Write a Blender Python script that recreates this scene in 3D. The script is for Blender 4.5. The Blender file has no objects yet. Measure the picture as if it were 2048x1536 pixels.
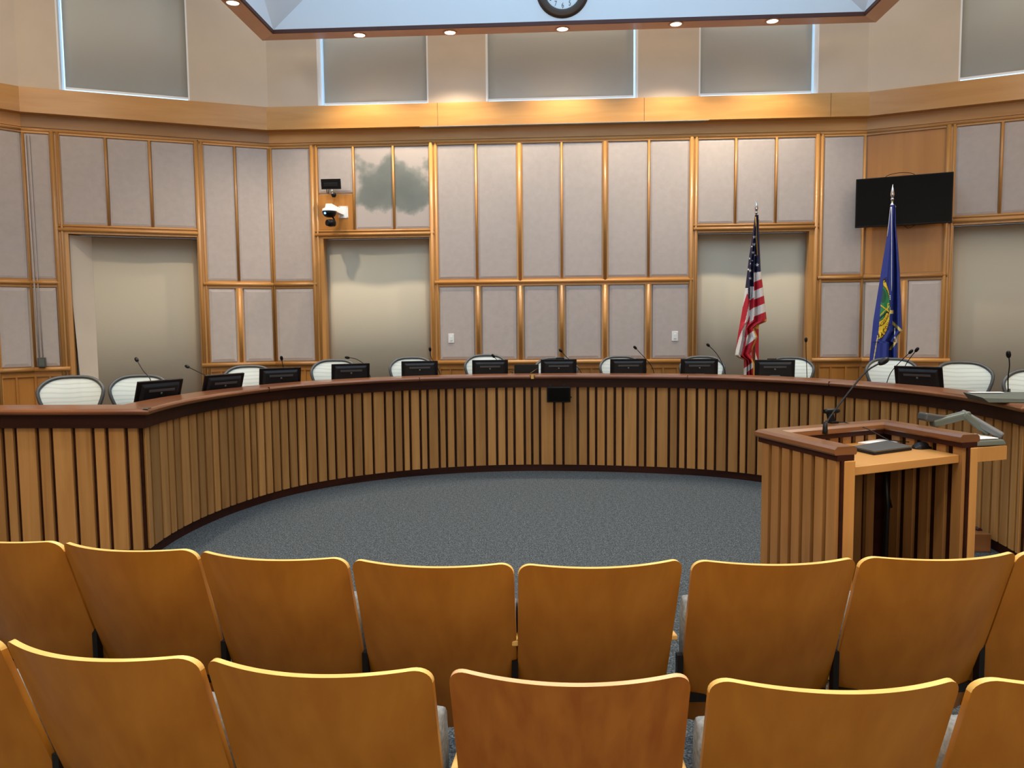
import bpy, math, random
from mathutils import Vector, Matrix
C = bpy.context.scene.collection
PI = math.pi
R = math.radians

# ------------------------------------------------------------------ camera
FPX, PITCH, ROLL, HC = 1540.0, 0.076930, -0.009094, 1.65
CF = Vector((0, math.cos(PITCH), -math.sin(PITCH)))
CU0 = Vector((0, math.sin(PITCH), math.cos(PITCH)))
CR0 = Vector((1, 0, 0))
CR = math.cos(ROLL) * CR0 + math.sin(ROLL) * CU0
CU = -math.sin(ROLL) * CR0 + math.cos(ROLL) * CU0
cam = bpy.data.cameras.new('camera')
cam.sensor_fit = 'HORIZONTAL'
cam.sensor_width = 36.0
cam.lens = 36.0 * FPX / 2048.0
cam.clip_start = 0.05
camo = bpy.data.objects.new('camera', cam)
C.objects.link(camo)
M = Matrix((CR, CU, -CF)).transposed().to_4x4()
M.translation = Vector((0, 0, HC))
camo.matrix_world = M
bpy.context.scene.camera = camo

def ray(x, y):
    return ((x - 1024) / FPX) * CR - ((y - 768) / FPX) * CU + CF

def onz(x, y, z):
    d = ray(x, y); t = (z - HC) / d.z
    return Vector((d.x * t, d.y * t, z))

def aty(x, y, Y):
    d = ray(x, y); t = Y / d.y
    return Vector((d.x * t, Y, HC + d.z * t))

# ------------------------------------------------------------------ world and view
sc = bpy.context.scene
w = bpy.data.worlds.new('sky'); sc.world = w; w.use_nodes = True
bg = w.node_tree.nodes['Background']
bg.inputs[0].default_value = (0.42, 0.70, 1.0, 1)
bg.inputs[1].default_value = 2.1
sc.view_settings.view_transform = 'Standard'
sc.view_settings.look = 'None'
sc.view_settings.exposure = 0.20
sc.view_settings.gamma = 1.0
sc.view_settings.use_curve_mapping = False
sc.cycles.use_denoising = True
sc.cycles.max_bounces = 8
sc.cycles.diffuse_bounces = 4
sc.cycles.sample_clamp_indirect = 4.0

def area(name, loc, size, power, col, rot=(0, 0, 0), sy=None, spread=PI):
    l = bpy.data.lights.new(name, 'AREA')
    l.energy = power; l.color = col; l.size = size; l.spread = spread
    if sy: l.shape = 'RECTANGLE'; l.size_y = sy
    o = bpy.data.objects.new(name, l); C.objects.link(o)
    o.location = loc; o.rotation_euler = rot
    return o

# daylight falling through the big roof light over the council floor
area('skylight_daylight', (0.55, 5.2, 6.9), 6.0, 24, (0.32, 0.62, 1.0), sy=6.5)
# unseen fill lights, added beside the hanging frame and over the public seats
WARM = (1.0, 0.88, 0.74)
area('ceiling_fill_light', (-5.6, 5.2, 7.0), 1.6, 140, WARM, sy=5.5)
area('ceiling_fill_light', (6.8, 5.0, 7.0), 1.6, 140, WARM, sy=5.5)
area('upper_wall_fill_light', (0.7, 10.14, 7.0), 8.0, 50, WARM, rot=(0, 0, R(-3.1)), sy=0.3)  # added strip without a fixture, brightens the upper walls from above
area('rear_fill_light', (0.4, -4.3, 3.4), 9.0, 200, (1.0, 0.87, 0.70), rot=(R(90), 0, 0), sy=3.2)  # added warm fill from behind the camera, no window there
area('ceiling_fill_light', (-3.2, -0.6, 6.9), 2.4, 130, WARM, sy=3.0)
area('ceiling_fill_light', (3.4, -0.6, 6.9), 2.4, 130, WARM, sy=3.0)

# ------------------------------------------------------------------ materials
def new_mat(name):
    m = bpy.data.materials.new(name); m.use_nodes = True
    nt = m.node_tree; b = nt.nodes['Principled BSDF']
    return m, nt, b

def ramp(nt, fac, stops):
    r = nt.nodes.new('ShaderNodeValToRGB')
    e = r.color_ramp.elements
    e[0].position, e[0].color = stops[0][0], (*stops[0][1], 1)
    e[1].position, e[1].color = stops[-1][0], (*stops[-1][1], 1)
    for p, c in stops[1:-1]:
        n = e.new(p); n.color = (*c, 1)
    nt.links.new(fac, r.inputs[0])
    return r.outputs[0]

def coords(nt, scale, loc=None):
    tc = nt.nodes.new('ShaderNodeTexCoord')
    mp = nt.nodes.new('ShaderNodeMapping')
    mp.inputs['Scale'].default_value = scale
    nt.links.new(tc.outputs['Object'], mp.inputs[0])
    return mp

def lin(c):
    return tuple(((v / 255) / 12.92 if v / 255 <= 0.04045 else ((v / 255 + 0.055) / 1.055) ** 2.4) for v in c)

def wood(name, ca, cb, axis='z', rough=0.4, coat=0.0, grain=18.0, tonal=0.35, spec=0.5, dist=0.6):
    m, nt, b = new_mat(name)
    lo = 0.06
    s = {'x': (lo, 1, 1), 'y': (1, lo, 1), 'z': (1, 1, lo), 'h': (0.12, 0.12, 1)}[axis]
    mp = coords(nt, tuple(v * grain for v in s))
    at = nt.nodes.new('ShaderNodeAttribute'); at.attribute_name = 'tone'
    add = nt.nodes.new('ShaderNodeVectorMath'); add.operation = 'ADD'
    mul = nt.nodes.new('ShaderNodeMath'); mul.operation = 'MULTIPLY'; mul.inputs[1].default_value = 37.0
    nt.links.new(at.outputs['Fac'], mul.inputs[0])
    nt.links.new(mp.outputs[0], add.inputs[0]); nt.links.new(mul.outputs[0], add.inputs[1])
    n1 = nt.nodes.new('ShaderNodeTexNoise')
    n1.inputs['Scale'].default_value = 1.0; n1.inputs['Detail'].default_value = 6; n1.inputs['Distortion'].default_value = dist
    nt.links.new(add.outputs[0], n1.inputs['Vector'])
    col = ramp(nt, n1.outputs['Fac'], [(0.3, ca), (0.7, cb)])
    # tone: 0..1 piece to piece difference
    mx = nt.nodes.new('ShaderNodeMapRange')
    mx.inputs['To Min'].default_value = 1.0 - tonal; mx.inputs['To Max'].default_value = 1.0 + tonal * 0.4
    nt.links.new(at.outputs['Fac'], mx.inputs['Value'])
    vm = nt.nodes.new('ShaderNodeVectorMath'); vm.operation = 'SCALE'
    nt.links.new(col, vm.inputs[0]); nt.links.new(mx.outputs[0], vm.inputs['Scale'])
    nt.links.new(vm.outputs[0], b.inputs['Base Color'])
    b.inputs['Roughness'].default_value = rough
    b.inputs['Specular IOR Level'].default_value = spec
    b.inputs['Coat Weight'].default_value = coat
    b.inputs['Coat Roughness'].default_value = 0.15
    return m

def plain(name, col, rough=0.6, metal=0.0, spec=0.5, noise=0.0, nscale=60.0, bump=0.0, emit=None, es=0.0, trans=0.0):
    m, nt, b = new_mat(name)
    b.inputs['Base Color'].default_value = (*col, 1)
    b.inputs['Roughness'].default_value = rough
    b.inputs['Metallic'].default_value = metal
    b.inputs['Specular IOR Level'].default_value = spec
    if noise or bump:
        mp = coords(nt, (nscale,) * 3)
        n1 = nt.nodes.new('ShaderNodeTexNoise'); n1.inputs['Scale'].default_value = 1.0; n1.inputs['Detail'].default_value = 4
        nt.links.new(mp.outputs[0], n1.inputs['Vector'])
        if noise:
            c1 = tuple(max(0, v * (1 - noise)) for v in col); c2 = tuple(min(1, v * (1 + noise)) for v in col)
            nt.links.new(ramp(nt, n1.outputs['Fac'], [(0.3, c1), (0.7, c2)]), b.inputs['Base Color'])
        if bump:
            bp = nt.nodes.new('ShaderNodeBump'); bp.inputs['Strength'].default_value = bump; bp.inputs['Distance'].default_value = 0.01
            nt.links.new(n1.outputs['Fac'], bp.inputs['Height']); nt.links.new(bp.outputs[0], b.inputs['Normal'])
    if emit:
        b.inputs['Emission Color'].default_value = (*emit, 1); b.inputs['Emission Strength'].default_value = es
    return m

MT = {}
MT['trim'] = wood('maple_trim', lin((206, 150, 84)), lin((190, 132, 68)), 'z', 0.32, 0.15, 14)
MT['trimh'] = wood('maple_trim_horizontal', lin((206, 150, 84)), lin((188, 130, 66)), 'h', 0.36, 0.05, 10)
MT['band'] = wood('maple_band_veneer', lin((196, 144, 78)), lin((180, 126, 62)), 'h', 0.3, 0.3, 9, 0.2)
MT['veneer'] = wood('maple_veneer_panel', lin((196, 132, 58)), lin((178, 114, 46)), 'z', 0.4, 0.1, 8, 0.2)
MT['slat'] = wood('bench_slat_wood', lin((184, 136, 80)), lin((160, 112, 60)), 'z', 0.45, 0.0, 16, 0.30, 0.3)
MT['lslat'] = wood('lectern_slat_wood', lin((166, 120, 70)), lin((140, 96, 52)), 'z', 0.45, 0.0, 16, 0.25, 0.3)
MT['dark'] = wood('dark_stained_wood', lin((58, 26, 16)), lin((36, 14, 9)), 'h', 0.5, 0.0, 12, 0.2, 0.2)
MT['ledge'] = wood('red_brown_ledge_wood', lin((138, 84, 48)), lin((98, 52, 28)), 'h', 0.28, 0.3, 10, 0.15)
MT['lrail'] = wood('lectern_rail_wood', lin((130, 84, 48)), lin((100, 62, 34)), 'h', 0.3, 0.25, 10, 0.15)
MT['ply'] = wood('seat_back_veneer', lin((186, 122, 40)), lin((170, 106, 30)), 'z', 0.38, 0.1, 16, 0.12, 0.4, 0.1)
MT['plyred'] = wood('reddish_seat_back_veneer', lin((184, 114, 42)), lin((160, 90, 28)), 'z', 0.38, 0.1, 22, 0.12, 0.4, 0.15)
MT['edgered'] = wood('pinkish_plywood_edge', lin((240, 190, 140)), lin((220, 160, 110)), 'h', 0.35, 0.2, 30, 0.1)
MT['plyedge'] = wood('plywood_edge', lin((246, 204, 120)), lin((226, 168, 84)), 'h', 0.35, 0.2, 30, 0.1)
MT['gyp'] = plain('painted_plaster', lin((202, 188, 170)), 0.85, noise=0.03, nscale=3)
MT['fabric'] = plain('acoustic_fabric', lin((184, 172, 165)), 0.95, noise=0.04, nscale=14, spec=0.1, bump=0.1)
MT['white'] = plain('white_paint', (0.82, 0.83, 0.84), 0.7)
MT['plastic_white'] = plain('white_plastic', (0.78, 0.78, 0.76), 0.4)
MT['black'] = plain('black_plastic', (0.006, 0.006, 0.007), 0.4, spec=0.2)
MT['blackm'] = plain('black_matte_metal', (0.010, 0.010, 0.011), 0.5, spec=0.25)
MT['screen'] = plain('dark_screen_glass', (0.002, 0.002, 0.002), 0.3, spec=0.08)
MT['grey'] = plain('grey_plastic', lin((96, 100, 102)), 0.45)
MT['dgrey'] = plain('dark_grey_frame', lin((70, 72, 72)), 0.4)
MT['slate'] = plain('slate_grey_plastic', lin((86, 92, 84)), 0.5)
MT['chrome'] = plain('chrome', (0.7, 0.7, 0.7), 0.2, 1.0)
MT['brass'] = plain('brass', (0.75, 0.55, 0.2), 0.25, 1.0)
MT['cushion'] = plain('grey_seat_fabric', lin((128, 130, 130)), 0.95, noise=0.25, nscale=90, spec=0.1)
MT['paper'] = plain('white_paper', (0.85, 0.85, 0.85), 0.8)
MT['grille'] = plain('grey_grille_metal', lin((176, 170, 156)), 0.5)
MT['blue_led'] = plain('blue_status_light', (0.02, 0.05, 0.3), 0.3, emit=(0.1, 0.35, 1.0), es=6)
MT['lamp'] = plain('lit_lamp', (1, 1, 1), 0.5, emit=(1.0, 0.86, 0.66), es=9)
MT['bronze'] = plain('dark_bronze_clock_rim', lin((70, 52, 38)), 0.4, 0.3)
MT['dial'] = plain('clock_dial', (0.8, 0.82, 0.82), 0.5)
MT['ink'] = plain('black_ink', (0.02, 0.02, 0.02), 0.6)
MT['ringwood'] = wood('cherry_soffit_wood', lin((216, 158, 112)), lin((196, 136, 92)), 'h', 0.35, 0.2, 9, 0.15)
MT['ringdark'] = plain('dark_reveal', lin((80, 38, 26)), 0.6)

def carpet():
    m, nt, b = new_mat('grey_loop_carpet')
    mp = coords(nt, (1, 1, 1))
    n1 = nt.nodes.new('ShaderNodeTexNoise'); n1.inputs['Scale'].default_value = 100; n1.inputs['Detail'].default_value = 3
    n2 = nt.nodes.new('ShaderNodeTexNoise'); n2.inputs['Scale'].default_value = 28; n2.inputs['Detail'].default_value = 3
    for n in (n1, n2): nt.links.new(mp.outputs[0], n.inputs['Vector'])
    a = ramp(nt, n1.outputs['Fac'], [(0.38, lin((50, 56, 62))), (0.5, lin((70, 75, 78))), (0.64, lin((104, 108, 108)))])
    c = ramp(nt, n2.outputs['Fac'], [(0.35, (0.78, 0.78, 0.78)), (0.65, (1.15, 1.15, 1.15))])
    mx = nt.nodes.new('ShaderNodeMix'); mx.data_type = 'RGBA'; mx.blend_type = 'MULTIPLY'; mx.inputs[0].default_value = 1
    nt.links.new(a, mx.inputs[6]); nt.links.new(c, mx.inputs[7])
    nt.links.new(mx.outputs[2], b.inputs['Base Color'])
    b.inputs['Roughness'].default_value = 0.98; b.inputs['Specular IOR Level'].default_value = 0.1
    bp = nt.nodes.new('ShaderNodeBump'); bp.inputs['Strength'].default_value = 0.6; bp.inputs['Distance'].default_value = 0.01
    nt.links.new(n1.outputs['Fac'], bp.inputs['Height']); nt.links.new(bp.outputs[0], b.inputs['Normal'])
    return m
MT['carpet'] = carpet()

def shade_mat(nm='roller_shade_cloth', col=(186, 176, 156), tl=0.035):
    m, nt, b = new_mat(nm)
    b.inputs['Base Color'].default_value = (*lin(col), 1)
    b.inputs['Roughness'].default_value = 0.9
    tr = nt.nodes.new('ShaderNodeBsdfTranslucent'); tr.inputs[0].default_value = (0.8, 0.82, 0.8, 1)
    mx = nt.nodes.new('ShaderNodeMixShader'); mx.inputs[0].default_value = tl
    nt.links.new(b.outputs[0], mx.inputs[1]); nt.links.new(tr.outputs[0], mx.inputs[2])
    nt.links.new(mx.outputs[0], nt.nodes['Material Output'].inputs[0])
    return m
MT['shade'] = shade_mat(); MT['shadeu'] = shade_mat('clerestory_shade_cloth', (196, 194, 184), 0.14)

def mesh_back():
    m, nt, b = new_mat('pale_woven_mesh')
    mp = coords(nt, (1, 1, 1))
    wv = nt.nodes.new('ShaderNodeTexWave'); wv.bands_direction = 'Z'
    wv.inputs['Scale'].default_value = 8; wv.inputs['Distortion'].default_value = 5.0; wv.inputs['Detail'].default_value = 1; wv.inputs['Detail Scale'].default_value = 0.5
    nt.links.new(mp.outputs[0], wv.inputs['Vector'])
    c = ramp(nt, wv.outputs['Fac'], [(0.0, lin((192, 200, 192))), (0.10, lin((212, 218, 210))), (1.0, lin((218, 224, 216)))])
    nt.links.new(c, b.inputs['Base Color']); b.inputs['Roughness'].default_value = 0.7
    tr = nt.nodes.new('ShaderNodeBsdfTransparent')
    mx = nt.nodes.new('ShaderNodeMixShader'); mx.inputs[0].default_value = 0.12
    nt.links.new(b.outputs[0], mx.inputs[1]); nt.links.new(tr.outputs[0], mx.inputs[2])
    nt.links.new(mx.outputs[0], nt.nodes['Material Output'].inputs[0])
    return m
MT['mesh'] = mesh_back()

def glass_mat():
    m, nt, b = new_mat('window_glass')
    b.inputs['Base Color'].default_value = (0.95, 0.98, 1, 1); b.inputs['Roughness'].default_value = 0.02
    tr = nt.nodes.new('ShaderNodeBsdfTransparent')
    mx = nt.nodes.new('ShaderNodeMixShader'); mx.inputs[0].default_value = 0.92
    nt.links.new(b.outputs[0], mx.inputs[1]); nt.links.new(tr.outputs[0], mx.inputs[2])
    nt.links.new(mx.outputs[0], nt.nodes['Material Output'].inputs[0])
    return m
MT['glass'] = glass_mat()

def stained_fabric():
    # acoustic fabric with the grey-green damp stain of the two panels above the second opening
    m, nt, b = new_mat('stained_acoustic_fabric')
    tc = nt.nodes.new('ShaderNodeTexCoord')
    n1 = nt.nodes.new('ShaderNodeTexNoise'); n1.inputs['Scale'].default_value = 3.4; n1.inputs['Detail'].default_value = 7
    nt.links.new(tc.outputs['Object'], n1.inputs['Vector'])
    sx = nt.nodes.new('ShaderNodeSeparateXYZ'); nt.links.new(tc.outputs['Object'], sx.inputs[0])
    def f(op, a, bb=None, c=None):
        n = nt.nodes.new('ShaderNodeMath'); n.operation = op
        for i, v in enumerate((a, bb, c)):
            if v is None: continue
            if isinstance(v, (int, float)): n.inputs[i].default_value = v
            else: nt.links.new(v, n.inputs[i])
        return n.outputs[0]
    # blob in the wall plane: centre given in world x and z
    dx = f('DIVIDE', f('SUBTRACT', sx.outputs[0], -1.58), 0.60)
    dz = f('DIVIDE', f('SUBTRACT', sx.outputs[2], 3.52), 0.40)
    d = f('POWER', f('ADD', f('POWER', f('ABSOLUTE', dx), 3.0), f('POWER', f('ABSOLUTE', dz), 3.0)), 0.333)
    d2 = f('ADD', d, f('MULTIPLY', f('SUBTRACT', n1.outputs['Fac'], 0.5), 1.5))
    c = ramp(nt, d2, [(0.0, lin((108, 112, 108))), (0.66, lin((122, 125, 120))), (0.84, lin((146, 145, 138))), (0.98, lin((184, 172, 165)))])
    nt.links.new(c, b.inputs['Base Color']); b.inputs['Roughness'].default_value = 0.95
    b.inputs['Specular IOR Level'].default_value = 0.1
    return m
MT['stain'] = stained_fabric()

# ------------------------------------------------------------------ mesh builder
class MB:
    def __init__(s):
        s.v = []; s.f = []; s.m = []; s.t = []; s.sm = []
    def face(s, idx, mi=0, tone=0.5, smooth=False):
        s.f.append(tuple(idx)); s.m.append(mi); s.t.append(tone); s.sm.append(smooth)
    def hexa(s, p, mi=0, tone=0.5):
        # p: 8 points, bottom 4 (ccw from above) then top 4
        b = len(s.v); s.v += [Vector(q) for q in p]
        for q in ((0, 3, 2, 1), (4, 5, 6, 7), (0, 1, 5, 4), (1, 2, 6, 5), (2, 3, 7, 6), (3, 0, 4, 7)):
            s.face([b + i for i in q], mi, tone)
    def box(s, c, d, rz=0.0, mi=0, tone=0.5, M=None):
        c = Vector(c); hx, hy, hz = d[0] / 2, d[1] / 2, d[2] / 2
        pts = []
        for z in (-hz, hz):
            for x, y in ((-hx, -hy), (hx, -hy), (hx, hy), (-hx, hy)):
                q = Vector((x, y, z))
                if M is not None: q = M @ q
                elif rz: q = Matrix.Rotation(rz, 3, 'Z') @ q
                pts.append(c + q)
        s.hexa(pts, mi, tone)
    def tube(s, pts, r, n=8, mi=0, tone=0.5, closed=False, caps=True, up=Vector((0, 0, 1)), smooth=True):
        pts = [Vector(p) for p in pts]; N = len(pts); b = len(s.v)
        rs = r if isinstance(r, (list, tuple)) else [r] * N
        prev = None
        for i, p in enumerate(pts):
            if closed: d = pts[(i + 1) % N] - pts[i - 1]
            else: d = pts[min(i + 1, N - 1)] - pts[max(i - 1, 0)]
            d.normalize()
            if prev is None:
                a = d.cross(up)
                if a.length < 1e-3: a = d.cross(Vector((1, 0, 0)))
                a.normalize()
            else:
                a = prev - d * prev.dot(d); a.normalize()
            prev = a; c = d.cross(a)
            for k in range(n):
                t = 2 * PI * k / n
                s.v.append(p + (a * math.cos(t) + c * math.sin(t)) * rs[i])
        seg = N if closed else N - 1
        for i in range(seg):
            j = (i + 1) % N
            for k in range(n):
                k2 = (k + 1) % n
                s.face((b + i * n + k, b + j * n + k, b + j * n + k2, b + i * n + k2), mi, tone, smooth)
        if not closed and caps:
            s.face([b + k for k in range(n)], mi, tone); s.face([b + (N - 1) * n + n - 1 - k for k in range(n)], mi, tone)
    def lathe(s, prof, c=(0, 0, 0), n=20, M=None, mi=0, tone=0.5, smooth=True):
        c = Vector(c); b = len(s.v)
        for r, z in prof:
            for k in range(n):
                t = 2 * PI * k / n
                q = Vector((r * math.cos(t), r * math.sin(t), z))
                if M is not None: q = M @ q
                s.v.append(c + q)
        for i in range(len(prof) - 1):
            for k in range(n):
                k2 = (k + 1) % n
                s.face((b + i * n + k, b + i * n + k2, b + (i + 1) * n + k2, b + (i + 1) * n + k), mi, tone, smooth)
        if prof[0][0] > 1e-5: s.face([b + n - 1 - k for k in range(n)], mi, tone)
        if prof[-1][0] > 1e-5: s.face([b + (len(prof) - 1) * n + k for k in range(n)], mi, tone)
    def prism(s, poly, z0, z1, mi=0, tone=0.5, M=None):
        b = len(s.v); n = len(poly)
        for z in (z0, z1):
            for x, y in poly:
                q = Vector((x, y, z)); s.v.append(M @ q if M is not None else q)
        s.face([b + n - 1 - i for i in range(n)], mi, tone); s.face([b + n + i for i in range(n)], mi, tone)
        for i in range(n):
            j = (i + 1) % n; s.face((b + i, b + j, b + n + j, b + n + i), mi, tone)
    def build(s, name, mats, parent=None, bevel=0.0, solid=0.0, weld=False):
        me = bpy.data.meshes.new(name)
        me.from_pydata([tuple(q) for q in s.v], [], s.f)
        if not isinstance(mats, (list, tuple)): mats = [mats]
        for m in mats: me.materials.append(m)
        me.polygons.foreach_set('material_index', s.m)
        me.polygons.foreach_set('use_smooth', s.sm)
        a = me.attributes.new('tone', 'FLOAT', 'FACE'); a.data.foreach_set('value', s.t)
        me.update()
        o = bpy.data.objects.new(name, me); C.objects.link(o)
        if parent: o.parent = parent
        if weld:
            md = o.modifiers.new('weld', 'WELD'); md.merge_threshold = 0.0004
        if bevel:
            md = o.modifiers.new('bevel', 'BEVEL'); md.width = bevel; md.segments = 2; md.limit_method = 'ANGLE'
            md.harden_normals = False
        return o

def thing(name, label, cat, loc=(0, 0, 0), rz=0.0, group=None):
    o = bpy.data.objects.new(name, None); C.objects.link(o); o.empty_display_size = 0.1
    o.location = loc; o.rotation_euler = (0, 0, rz)
    o['label'] = label; o['category'] = cat
    if group: o['group'] = group
    return o

def tag(o, label, cat, group=None):
    o['label'] = label; o['category'] = cat
    if group: o['group'] = group
    return o

def struct(o, label=None, cat=None):
    o['kind'] = 'structure'
    if label: o['label'] = label
    if cat: o['category'] = cat
    return o

def dup(root, loc, rz, label, group=None):
    r = root.copy(); C.objects.link(r); r.location = loc; r.rotation_euler = (0, 0, rz); r['label'] = label
    if group: r['group'] = group
    for ch in list(root.children):
        c = ch.copy(); C.objects.link(c); c.parent = r
        for g in ch.children:
            d = g.copy(); C.objects.link(d); d.parent = c
    return r

# ------------------------------------------------------------------ plan lines with mitred offsets
class Line:
    """open plan line; positive offset = to the right of travel (into the room)"""
    def __init__(s, pts):
        s.p = [Vector((a, b)) for a, b in pts]; n = len(s.p)
        s.u = [(s.p[i + 1] - s.p[i]).normalized() for i in range(n - 1)]
        s.n = [Vector((u.y, -u.x)) for u in s.u]
        s.L = [(s.p[i + 1] - s.p[i]).length for i in range(n - 1)]
    def off(s, i, o):
        if i == 0: return s.p[0] + s.n[0] * o
        if i == len(s.p) - 1: return s.p[-1] + s.n[-1] * o
        a, b = s.n[i - 1], s.n[i]
        m = (a + b); m = m / (1 + a.dot(b))
        return s.p[i] + m * o
    def pt(s, k, t, z, o=0.0):
        if t <= 1e-4: q = s.off(k, o)
        elif t >= s.L[k] - 1e-4: q = s.off(k + 1, o)
        else: q = s.p[k] + s.u[k] * t + s.n[k] * o
        return Vector((q.x, q.y, z))
    def box(s, mb, k, s0, s1, z0, z1, o0, o1, mi=0, tone=0.5):
        s0 = max(0, s0); s1 = min(s.L[k], s1)
        if s1 - s0 < 1e-4: return
        p = [s.pt(k, s0, z0, o1), s.pt(k, s1, z0, o1), s.pt(k, s1, z0, o0), s.pt(k, s0, z0, o0)]
        p += [Vector((q.x, q.y, z1)) for q in p]
        mb.hexa(p, mi, tone)
    def sweep(s, mb, prof, k0=0, k1=None, mi=0, tones=None, smooth=False, caps=True):
        """prof: closed list of (offset, z), counter-clockwise seen along travel"""
        k1 = len(s.p) - 1 if k1 is None else k1
        b = len(mb.v); n = len(prof)
        for i in range(k0, k1 + 1):
            for o, z in prof:
                q = s.off(i, o); mb.v.append(Vector((q.x, q.y, z)))
        for i in range(k1 - k0):
            for j in range(n):
                j2 = (j + 1) % n
                mb.face((b + i * n + j, b + i * n + j2, b + (i + 1) * n + j2, b + (i + 1) * n + j), mi, tones[i] if tones else 0.5, smooth)
        if caps:
            mb.face([b + n - 1 - j for j in range(n)], mi); mb.face([b + (k1 - k0) * n + j for j in range(n)], mi)
    def bead(s, mb, k, s0, s1, z, o, r, mi=0, tone=0.5, n=8):
        mb.tube([s.pt(k, s0, z, o), s.pt(k, s1, z, o)], r, n, mi, tone)

def vbead(mb, LN, k, t, z0, z1, o, r, tone=0.5, n=10):
    a = LN.pt(k, max(t, 0.0002), z0, o); b = LN.pt(k, max(t, 0.0002), z1, o)
    mb.tube([a, b], r, n, 0, tone)

def rect(o0, o1, z0, z1):
    return [(o0, z0), (o1, z0), (o1, z1), (o0, z1)]

random.seed(11)
C0, C1, C2 = Vector((-6.039, 9.730)), Vector((-3.284, 10.737)), Vector((4.668, 10.300))
u0 = (C1 - C0).normalized(); u2 = Vector((math.cos(R(-24.58)), math.sin(R(-24.58))))
C3 = C2 + u2 * 2.95
uL = Vector((math.cos(R(44)), math.sin(R(44)))); CL = C0 - uL * 3.2
uR = Vector((math.cos(R(-47)), math.sin(R(-47)))); CX = C3 + uR * 3.2
W = Line([(CL.x, -4.5), tuple(CL), tuple(C0), tuple(C1), tuple(C2), tuple(C3), tuple(CX), (CX.x, -4.5)])
KLF, KL, KC, KR, KRF = 1, 2, 3, 4, 5      # far left, left, centre, right, far right runs of the wall
LL, LC, LR = W.L[KL], W.L[KC], W.L[KR]
ZG, ZM, ZC = 4.12, 2.226, 1.133

# openings (start, end) along each run: tall shaded windows below, clerestory above
LOW = {KLF: [(1.05, 2.75)], KL: [(0.44, 1.99)], KC: [(0.70, 2.20), (5.765, 7.27)], KR: [(1.01, 2.55)], KRF: [(0.5, 2.1)]}
UPP = {KLF: [(1.0, 2.7)], KL: [(0.44, 1.95)], KC: [(0.69, 2.20), (2.975, 4.995), (5.79, 7.335)], KR: [(1.03, 2.5)], KRF: [(0.5, 2.1)]}
ZL0, ZL1, ZU0, ZU1, ZTOP = 0.25, 2.87, 4.55, 6.5, 7.2

names = {0: 'wall_left', 1: 'wall_left_corner', 2: 'wall_back_left', 3: 'wall_back', 4: 'wall_back_right', 5: 'wall_right_corner', 6: 'wall_right'}
walls = {}
for k in range(7):
    mb = MB(); Lk = W.L[k]
    lo, up = LOW.get(k, []), UPP.get(k, [])
    def strip(holes, z0, z1, full):
        cur = 0
        for a, b in holes:
            W.box(mb, k, cur, a, z0, z1, -0.25, 0.0); cur = b
        W.box(mb, k, cur, Lk, z0, z1, -0.25, 0.0)
    W.box(mb, k, 0, Lk, 0, ZL0, -0.25, 0)
    strip(lo, ZL0, ZL1, 0)
    W.box(mb, k, 0, Lk, ZL1, ZU0, -0.25, 0)
    strip(up, ZU0, ZU1, 0)
    W.box(mb, k, 0, Lk, ZU1, ZTOP + 1.0, -0.25, 0)
    walls[k] = struct(mb.build(names[k], MT['gyp']))
mb = MB(); mb.box(((CL.x + CX.x) / 2, -4.6, 3.9), (CX.x - CL.x + 0.5, 0.2, 8.2)); struct(mb.build('wall_front', MT['gyp']))
mb = MB(); mb.box((0.3, 4, -0.05), (24, 20, 0.1)); struct(mb.build('floor', MT['carpet']))

# ------------------------------------------------------------------ panelled wall
def vboard(mb, k, c, wd, z0, z1, th=0.03, o=0.0):
    W.box(mb, k, c - wd / 2, c + wd / 2, z0, z1, o, o + th, 0, random.random())

def panel(k, s0, s1, z0, z1, mat=None, parent=None, o=0.022, puff=0.02, name='fabric_panel'):
    mb = MB(); s0 = max(s0, 0.0); s1 = min(s1, W.L[k])
    e = puff
    p = lambda s, z, oo: W.pt(k, s, z, oo)
    b = len(mb.v)
    mb.v += [p(s0, z0, 0.0), p(s1, z0, 0.0), p(s1, z1, 0.0), p(s0, z1, 0.0),
             p(s0 + e * .2, z0 + e * .2, o * .7), p(s1 - e * .2, z0 + e * .2, o * .7), p(s1 - e * .2, z1 - e * .2, o * .7), p(s0 + e * .2, z1 - e * .2, o * .7),
             p(s0 + e * 1.6, z0 + e * 1.6, o), p(s1 - e * 1.6, z0 + e * 1.6, o), p(s1 - e * 1.6, z1 - e * 1.6, o), p(s0 + e * 1.6, z1 - e * 1.6, o)]
    for a in (0, 4):
        for i in range(4):
            j = (i + 1) % 4; mb.face((b + a + i, b + a + j, b + a + 4 + j, b + a + 4 + i), 0, 0.5, False)
    mb.face((b + 8, b + 9, b + 10, b + 11))
    return mb.build(name, mat or MT['fabric'], parent)

def mull(k, c, z0, z1, kind, parent):
    mb = MB(); t = random.random()
    if kind == 'thin':
        W.box(mb, k, c - 0.016, c + 0.016, z0, z1, 0, 0.028, 0, t); vbead(mb, W, k, c, z0, z1, 0.028, 0.014, t)
    elif kind == 'mid':
        W.box(mb, k, c - 0.042, c + 0.042, z0, z1, 0, 0.028, 0, t); vbead(mb, W, k, c, z0, z1, 0.028, 0.024, t)
    else:
        W.box(mb, k, c - 0.058, c + 0.058, z0, z1, 0, 0.03, 0, t)
        vbead(mb, W, k, c - 0.028, z0, z1, 0.028, 0.026, t); vbead(mb, W, k, c + 0.034, z0, z1, 0.026, 0.017, t)
    return mb.build('panel_mullion', MT['trim'], parent)

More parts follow.
